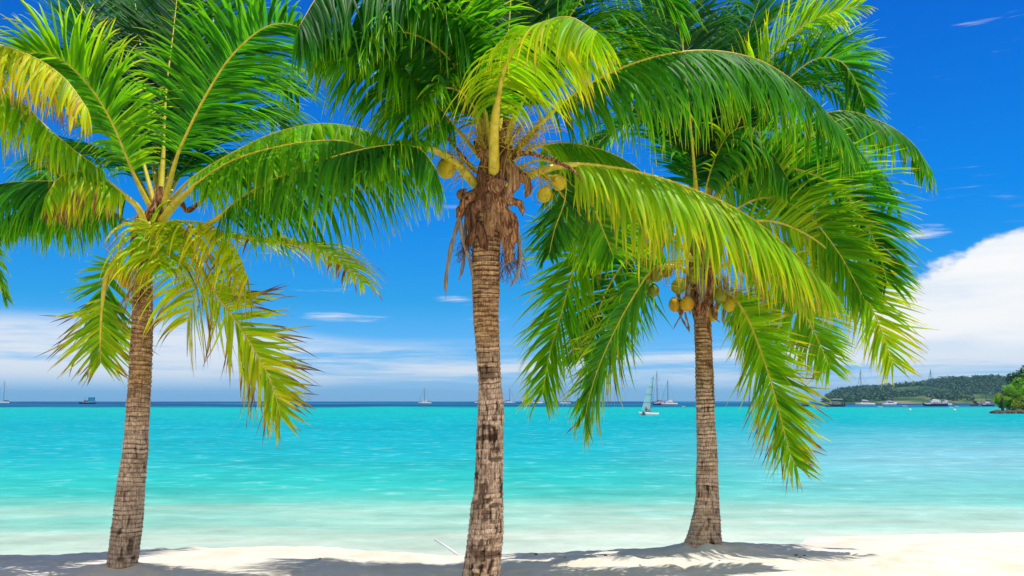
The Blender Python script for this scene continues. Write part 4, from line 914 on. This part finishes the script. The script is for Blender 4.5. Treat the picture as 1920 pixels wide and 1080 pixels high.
def beach_cat():
    o3 = sea_at(1216, 778.6); s = o3[1] / F
    t = thing('beach_catamaran', tuple(o3), 'small beach catamaran under a pale blue sail behind the hanging fronds', 'catamaran', rz=0.35)
    for yy in (-.95, .95):
        mb = hull_mb(2.3 * 1.0, .32, .34, .3, .15, .5); mb.v = [(x, y + yy, z) for x, y, z in mb.v]; mb.build('hull', M_WHITE, t, True)
    m = MB(); m.box(-.5, .75, -.9, .9, .36, .42); m.build('trampoline', M_DARK, t)
    for xx in (-.55, .8):
        m = MB(); m.tube([(xx, -1, .4), (xx, 1, .4)], .045, 8); m.build('crossbeam', M_ALU, t)
    m = MB(); mast = np.array([(0.25, 0, .4), (0.55, 0, 3.0), (0.95, 0, 5.75)]); m.tube(mast, [.05, .05, .035], 8); m.build('mast', M_ALU, t)
    # main sail, bellied, with battens
    nz, nx = 14, 8; V = []
    for i in range(nz):
        k = i / (nz - 1); x0 = np.interp(k, [0, .5, 1], [.30, .57, .93]); z = .75 + 4.95 * k; chord = 1.35 * (1 - k) ** .75 + .10
        for j in range(nx):
            u = j / (nx - 1); V.append((x0 - chord * u * .95, -.35 * math.sin(u * 2.6) * (1 - .4 * k) + .25 * u, z))
    o = np_mesh('sail', V, grid_faces(nz, nx), M_SAIL, t)
    m = MB()
    for i in (3, 6, 9, 12):
        m.tube([np.array(V[i * nx + j]) + np.array([0, -.015, 0]) for j in range(nx)], .015, 5)
    m.build('batten', M_ALU, o)
    m = MB()
    for yy in (-.95, .95): m.tube([(.2, yy, .4), (.75, 0, 4.4)], .012, 5)
    m.tube([(-1.0, 0, .4), (.75, 0, 4.4)], .012, 5); m.build('rigging', M_ROPE, t)
    # sailor sitting on the trampoline
    J = {'pel': (-.62, -.5, .52), 'che': (-.66, -.52, .90), 'nec': (-.64, -.52, 1.08), 'hea': (-.62, -.52, 1.24), 'hip1': (-.58, -.62, .50), 'kn1': (-.22, -.66, .72), 'fo1': (-.08, -.66, .44),
         'hip2': (-.58, -.38, .50), 'kn2': (-.2, -.34, .70), 'fo2': (-.06, -.34, .44), 'sh1': (-.66, -.70, 1.0), 'el1': (-.45, -.78, .82), 'ha1': (-.25, -.7, .80), 'sh2': (-.66, -.34, 1.0), 'el2': (-.42, -.28, .84), 'ha2': (-.22, -.34, .86)}
    E = [('pel', 'che'), ('che', 'nec'), ('nec', 'hea'), ('pel', 'hip1'), ('hip1', 'kn1'), ('kn1', 'fo1'), ('pel', 'hip2'), ('hip2', 'kn2'), ('kn2', 'fo2'), ('che', 'sh1'), ('sh1', 'el1'), ('el1', 'ha1'), ('che', 'sh2'), ('sh2', 'el2'), ('el2', 'ha2')]
    ks = list(J); rad = dict(pel=.13, che=.14, nec=.06, hea=.10, hip1=.09, kn1=.06, fo1=.04, hip2=.09, kn2=.06, fo2=.04, sh1=.06, el1=.045, ha1=.035, sh2=.06, el2=.045, ha2=.035)
    me = bpy.data.meshes.new('person'); me.from_pydata([J[k] for k in ks], [(ks.index(a), ks.index(b)) for a, b in E], [])
    p = bpy.data.objects.new('person', me); col.objects.link(p); me.materials.append(plain('sailor_skin', (.32, .16, .10), .6))
    sk = p.modifiers.new('skin', 'SKIN'); p.modifiers.new('sub', 'SUBSURF').levels = 1
    for i, k in enumerate(ks): me.skin_vertices[0].data[i].radius = (rad[k], rad[k])
    me.skin_vertices[0].data[0].use_root = True
    p.location = tuple(o3); p.rotation_euler = (0, 0, .35)
    tag(p, 'person sitting on the small catamaran below its pale blue sail', 'person')
beach_cat()


# ------------------------------------------------------------------ land on the right
def leaf_mat(name, a, b_, c, trans=0.25):
    m, t, b = mat_new(name)
    r = t.node('ShaderNodeAttribute', attribute_name='rnd')
    cc = t.ramp(r.outputs['Fac'], [(0.1, a), (0.5, b_), (0.95, c)])
    t.l.new(cc, b.inputs['Base Color']); b.inputs['Roughness'].default_value = 0.6; b.inputs['Specular IOR Level'].default_value = 0.2
    tl = t.node('ShaderNodeBsdfTranslucent'); t.l.new(cc, tl.inputs[0]); mx = t.node('ShaderNodeMixShader'); mx.inputs[0].default_value = trans
    t.l.new(b.outputs[0], mx.inputs[1]); t.l.new(tl.outputs[0], mx.inputs[2]); t.l.new(mx.outputs[0], t.n['Material Output'].inputs[0])
    return m
M_FOLB = leaf_mat('bright_foliage', (0.07, 0.22, 0.008), (0.18, 0.45, 0.01), (0.40, 0.62, 0.02), 0.4)
M_FOLD = leaf_mat('dark_foliage', (0.012, 0.04, 0.012), (0.03, 0.09, 0.02), (0.06, 0.14, 0.03))
M_FOLY = leaf_mat('yellow_green_foliage', (0.10, 0.18, 0.01), (0.28, 0.38, 0.015), (0.45, 0.50, 0.03), 0.35)
M_WOOD = plain('tree_wood', (0.16, 0.11, 0.07), 0.9)


def leaf_cloud(centers, radii, n, size, seed, flat=0.75):
    rs = np.random.RandomState(seed); centers = np.array(centers, float); radii = np.array(radii, float)
    w_ = radii ** 2; idx = rs.choice(len(centers), n, p=w_ / w_.sum())
    d = rs.normal(size=(n, 3)); d /= np.linalg.norm(d, axis=1)[:, None]; rr = rs.uniform(0.55, 1.08, n) ** 0.6
    P = centers[idx] + d * (radii[idx] * rr)[:, None] * np.array([1, 1, flat])
    nrm = d * 0.6 + rs.normal(size=(n, 3)) * 0.6 + np.array([0, 0, .5]); nrm /= np.linalg.norm(nrm, axis=1)[:, None]
    a = np.cross(nrm, rs.normal(size=(n, 3))); a /= np.linalg.norm(a, axis=1)[:, None]; b = np.cross(nrm, a)
    sz = (size * rs.uniform(.5, 1.3, n))[:, None]
    V = np.stack([P - a * sz, P - b * sz * .5, P + a * sz, P + b * sz * .5], 1).reshape(-1, 3)
    Fq = np.arange(n * 4).reshape(-1, 4); clump = rs.rand(len(centers))[idx]
    return V, Fq, np.repeat(np.clip(clump * .6 + rs.rand(n) * .4, 0, 1), 4)


def tree(name, loc, w_, h, mat, label, cat, group, n=2500, size=.22, seed=0, trunk_h=.35, lobes=9):
    rs = np.random.RandomState(seed)
    t = thing(name, loc, label, cat, group)
    cs = []; rd = []
    for i in range(lobes):
        a = rs.uniform(0, 6.28); q = rs.uniform(0, .36) * w_; z = h * rs.uniform(trunk_h + .08, .84)
        q *= 1 - max(0, (z / h - .6)) * 1.3
        cs.append((q * math.cos(a), q * math.sin(a), z)); rd.append(w_ * rs.uniform(.16, .26))
    V, Fq, c = leaf_cloud(cs, rd, n, size, seed)
    np_mesh('crown', V, Fq, mat, t, False, {'rnd': c})
    m = MB(); m.tube([(0, 0, -.3), (.05 * w_, 0, h * .3), (-.02 * w_, .02, h * .6)], [w_ * .045, w_ * .035, w_ * .015], 7)
    for k in range(4):
        e = cs[k]; m.tube([(.04 * w_, 0, h * .28), (e[0] * .5, e[1] * .5, (h * .3 + e[2]) / 2), e], [w_ * .022, w_ * .016, w_ * .006], 5)
    m.build('trunk', M_WOOD, t, True)
    return t


def headland():
    m, t, b = mat_new('dark_rock')
    g = t.node('ShaderNodeTexCoord'); n = t.noise(g.outputs['Object'], .9, 7, .65)
    t.l.new(t.ramp(n, [(.3, (.04, .03, .025)), (.55, (.13, .09, .07)), (.75, (.24, .19, .13))]), b.inputs['Base Color']); b.inputs['Roughness'].default_value = .9
    x0 = sea_at(1868, 775)[0]
    xs = np.linspace(x0 - 4, x0 + 110, 240); ys = np.linspace(158, 205, 110); X, Y = np.meshgrid(xs, ys)
    x1 = x0 + (Y - 163) * 0.62
    d = np.minimum((X - x1 + 2.5 * (vn(Y * .25, X * 0 + 3, 4) - .5)) / 3.5, (Y - 163.5 + 3.5 * (vn(X * .22, Y * 0, 5) - .5)) / 4.0)
    d = np.minimum(d, (203 - Y) / 5)
    Z = SEA - .6 + 1.6 * np.clip(d, 0, 1) ** .6 + 1.0 * np.clip(d - .6, 0, 3) * .5 + .55 * (fbm(X * .9, Y * .9, 6, 4) - .5) * np.clip(d * 2, 0, 1)
    o = np_mesh('headland', np.stack([X, Y, Z], -1).reshape(-1, 3), grid_faces(*X.shape), m); tag(o, kind='structure')
    s = 164 / F
    def P(px, Y, z=.6): return (at(px, 700, Y)[0], Y, z)
    T = [('leafy_tree', 1926, 172, 6.4, 7.6, M_FOLB, 'tall bright green tree at the right edge on the headland', 1),
         ('leafy_tree', 1916, 184, 6.4, 9.0, M_FOLD, 'dark green tree rising behind the bright tree on the headland', 2),
         ('shrub', 1902, 168.5, 4.6, 4.2, M_FOLB, 'bright green rounded shrub in the middle of the headland', 3),
         ('shrub', 1888, 169, 3.8, 3.0, M_FOLY, 'yellow green shrub behind the little palm', 4),
         ('shrub', 1920, 166.5, 3.6, 2.2, M_FOLY, 'low yellow green shrub over the rocks at the right edge', 5),
         ('shrub', 1874, 171, 2.4, 2.6, M_FOLB, 'small bright shrub at the left tip of the headland', 6),
         ('shrub', 1906, 165.8, 3.0, 1.4, M_FOLY, 'low scrubby bush on the dark rocks of the headland', 7)]
    for nm, px, Y, w_, h, mt, lab, sd in T:
        tree(nm, P(px, Y, .35), w_, h, mt, lab, 'tree' if nm == 'leafy_tree' else 'shrub', 'trees and shrubs on the headland', 3600 if h > 5 else 1900, .20, sd, .32 if h > 5 else .05, 14 if h > 5 else 9)
    for k in range(3):
        tree('leafy_tree', P(1960 + k * 40, 172 + (k % 3) * 8, .8), 7, 7 + k % 3, M_FOLB if k % 2 else M_FOLD, ['headland tree just past the right edge of the view', 'second headland tree past the right edge of the view', 'farthest headland tree past the right edge of the view'][k], 'tree', 'trees farther along the headland', 1500, .3, 30 + k)
    # the little palm
    t = thing('coconut_palm', P(1877, 166.3, .3), 'little palm at the left tip of the green headland', 'palm tree')
    m = MB(); m.tube([(0, 0, -.3), (.1, 0, .9), (-.05, 0, 2.0)], [.17, .12, .10], 8); m.build('trunk', M_WOOD, t, True)
    rs = np.random.RandomState(3)
    for k in range(12):
        a = k * .52 + rs.uniform(-.2, .2); e = rs.uniform(.1, 1.1); m = MB(); L = rs.uniform(1.0, 1.5); pts = []
        for q in np.linspace(0, 1, 8): pts.append(np.array([-.05 + math.cos(a) * L * q * math.cos(e * .5), math.sin(a) * L * q * math.cos(e * .5), 2.0 + L * (math.sin(e) * q - .9 * q * q)]))
        V = []; fs = []
        for i in range(7):
            tt = pts[i + 1] - pts[i]; tt /= np.linalg.norm(tt); sd = np.cross(tt, (0, 0, 1)); sd /= np.linalg.norm(sd)
            for sgn in (-1, 1):
                for r_ in range(3):
                    p = pts[i] + (pts[i + 1] - pts[i]) * r_ / 3; b0 = len(V); l = .38 * (1 - .5 * i / 7)
                    V += [p, p + tt * .06, p + tt * l * .6 + sd * sgn * l * .8 - np.array([0, 0, .3 * l])]; fs.append((b0, b0 + 1, b0 + 2))
        m.add(V, fs); m.tube(pts, np.linspace(.03, .01, 8), 5); fo_ = m.build('frond', M_FOLY if k % 2 else M_FOLB, t)
        a_ = fo_.data.attributes.new('rnd', 'FLOAT', 'POINT'); a_.data.foreach_set('value', np.full(len(fo_.data.vertices), rs.rand(), np.float32))
    # boulders at the foot
    for k, (px, Y, r) in enumerate([(1864, 165.2, .55), (1871, 163.6, .7), (1880, 163.0, .5), (1889, 163.2, .8), (1900, 162.8, .6), (1912, 163.1, .9)]):
        bx = at(px, 770, Y)[0]; nth, nph = 9, 14
        TH, PH = np.meshgrid(np.linspace(.01, 3.13, nth), np.arange(nph) * 2 * math.pi / nph, indexing='ij')
        kk = r * (1 + .5 * (vn(PH * 1.2, TH * 2, 60 + k) - .5))
        V = np.stack([kk * 1.3 * np.sin(TH) * np.cos(PH), kk * np.sin(TH) * np.sin(PH), kk * .7 * np.cos(TH)], -1).reshape(-1, 3)
        o = np_mesh('boulder', V, grid_faces(nth, nph, True), m_rock, None, False); o.location = (bx, Y, SEA + .1)
        tag(o, ['small boulder at the seaward tip of the headland', 'broad dark boulder under the little headland palm', 'smallest low boulder right of the little palm', 'large rounded boulder below the yellow green shrub', 'flat boulder between the two largest headland boulders', 'largest boulder at the right edge of the view'][k], 'boulder', 'boulders at the foot of the headland')
m_rock = plain('boulder_rock', (.15, .11, .085), .9, .2, 0, .3, 1.5)
headland()


def hill():
    RX = np.array([1480, 1530, 1560, 1590, 1612, 1640, 1700, 1720, 1735, 1750, 1775, 1800, 1830, 1850, 1870, 1880, 1900, 1960, 2060, 2200]); RY = np.array([760, 757, 750, 742, 734, 731, 726, 723, 727, 727, 719, 713, 711, 711, 714, 719, 718, 712, 716, 740])
    FX = np.array([1480, 1540, 1600, 1650, 1720, 1780, 1830, 1880, 1960, 2200]); FY = np.array([758, 754, 748, 746, 743, 742, 738, 742, 738, 745])
    YR_, YF = 1150.0, 860.0
    xs = np.linspace(230, 900, 420); ys = np.linspace(750, 1500, 160); X, Y = np.meshgrid(xs, ys)
    px_r = X / YR_ * F + 960; px_f = X / YF * F + 960
    Hr = np.maximum(0, (752 - np.interp(px_r, RX, RY)) * YR_ / F); Hf = np.maximum(0, (752 - np.interp(px_f, FX, FY)) * YF / F + 1)
    back = np.clip((Y - 900) / (YR_ - 900), 0, 1); back = back * back * (3 - 2 * back) * np.clip((1500 - Y) / 250, 0, 1)
    front = np.exp(-((Y - YF) / 60) ** 2)
    xl = 0.31 * Y - 2
    coast = np.clip((Y - 775 - 20 * (vn(X * .02, Y * 0, 3) - .5)) / 22, 0, 1) * np.clip((X - xl) / 18, 0, 1)
    Z = SEA - 1 + coast * (2.0 + np.maximum(Hr * back, Hf * front) + 3 * (fbm(X * .03, Y * .03, 2, 4) - .5))
    m, t, b = mat_new('hill_ground'); g = t.node('ShaderNodeTexCoord'); n = t.noise(g.outputs['Object'], .02, 6, .6); n2_ = t.noise(g.outputs['Object'], .2, 5, .6)
    c = t.ramp(n, [(.42, (.03, .075, .03)), (.52, (.07, .13, .05)), (.60, (.24, .22, .12)), (.72, (.36, .29, .17))]); t.l.new(t.mix(t.math('MULTIPLY', n2_, .4), c, (.04, .07, .03)), b.inputs['Base Color']); b.inputs['Roughness'].default_value = 1
    b.inputs['Specular IOR Level'].default_value = 0
    o = np_mesh('hill', np.stack([X, Y, Z], -1).reshape(-1, 3), grid_faces(*X.shape), m); tag(o, kind='structure')
    # forest covering most of it
    rs = np.random.RandomState(9); C = []; Rr = []
    from_x, from_y = xs[1] - xs[0], ys[1] - ys[0]
    while len(C) < 5200:
        x = rs.uniform(235, 890); y = rs.uniform(772, 1240)
        if x / y < .31 or x / y > .62: continue
        i = int((y - ys[0]) / from_y); j = int((x - xs[0]) / from_x); z = Z[i, j]
        if z < .8: continue
        pxx = x / y * F + 960
        bare = vn(np.array([x * .022]), np.array([y * .016]), 31)[0]
        if bare > .60: continue
        if 1812 < pxx < 1862 and 820 < y < 930 : continue
        r = rs.uniform(2.6, 5.2) * (1.0 if y > 950 else .8); C.append((x, y, z + r * .55)); Rr.append(r)
    far_leaf = leaf_mat('far_foliage', (0.035, 0.085, 0.045), (0.055, 0.12, 0.055), (0.10, 0.18, 0.07), .2)
    V, Fq, cc = leaf_cloud(C, Rr, 70000, 1.5, 5, .8)
    o = np_mesh('woodland', V, Fq, far_leaf, None, False, {'rnd': cc}); tag(o, kind='stuff', label='dark green woodland covering the far hill', cat='woodland')
hill()


# ------------------------------------------------------------------ small things on the sand
m = MB(); a, b = at(816, 1012, 13.3), at(862, 1043, 12.9); a2 = a + (b - a) * .5 + np.array([0, 0, .006])
m.tube([a, a2, b], [.016, .018, .018], 10); o = m.build('white_pole', M_WHITE, None, True); tag(o, 'short white pole sticking up behind the sand bank left of the thick trunk', 'pole')
rs = np.random.RandomState(77)
for k in range(10):
    px, py = [(1005, 1029), (1060, 1043), (1136, 1038), (1302, 1040), (1349, 1056), (1493, 1049), (1500, 1053), (1509, 1050), (1200, 1060), (600, 1052)][k]
    d = at(px, py, 1.0); y = (-0.03 - CAMH) / (d[2] - CAMH); x = d[0] * y; r = rs.uniform(.008, .016)
    TH, PH = np.meshgrid(np.linspace(.01, 3.13, 7), np.arange(9) * 2 * math.pi / 9, indexing='ij'); kk = r * (1 + .6 * (vn(PH * 1.4, TH * 2, 90 + k) - .5))
    o = np_mesh('coral_pebble', np.stack([kk * 1.4 * np.sin(TH) * np.cos(PH), kk * np.sin(TH) * np.sin(PH), kk * .7 * np.cos(TH)], -1).reshape(-1, 3), grid_faces(7, 9, True), m_rock)
    o.location = (x, y, float(sand_h(x, y)) + r * .3); tag(o, ['dark pebble on the sand crest just right of the thick trunk', 'pebble in the shade right of the thick trunk, second from it', 'pebble in the shade midway between thick and right trunks', 'pebble below the left side of the right palm foot', 'pebble nearest the camera right of the right palm foot', 'leftmost of three close pebbles right of the right palm', 'middle one of three close pebbles right of the right palm', 'rightmost of three close pebbles right of the right palm', 'pebble nearest the camera left of the right palm foot', 'lone pebble on bright sand left of the thick trunk'][k], 'pebble', 'dark pebbles scattered on the sand')

# ------------------------------------------------------------------ the air
def haze():
    m = bpy.data.materials.new('haze_air'); m.use_nodes = True; t = NT(m.node_tree); t.n.clear()
    o_ = t.node('ShaderNodeOutputMaterial'); v = t.node('ShaderNodeVolumePrincipled')
    v.inputs['Color'].default_value = (0.28, 0.72, 1.0, 1); v.inputs['Density'].default_value = 0.00012; v.inputs['Anisotropy'].default_value = 0.2
    t.l.new(v.outputs[0], o_.inputs['Volume'])
    mb = MB(); mb.box(-7200, 7200, -3100, 7200, -8, 75); o = mb.build('haze', m); tag(o, kind='stuff')
haze()
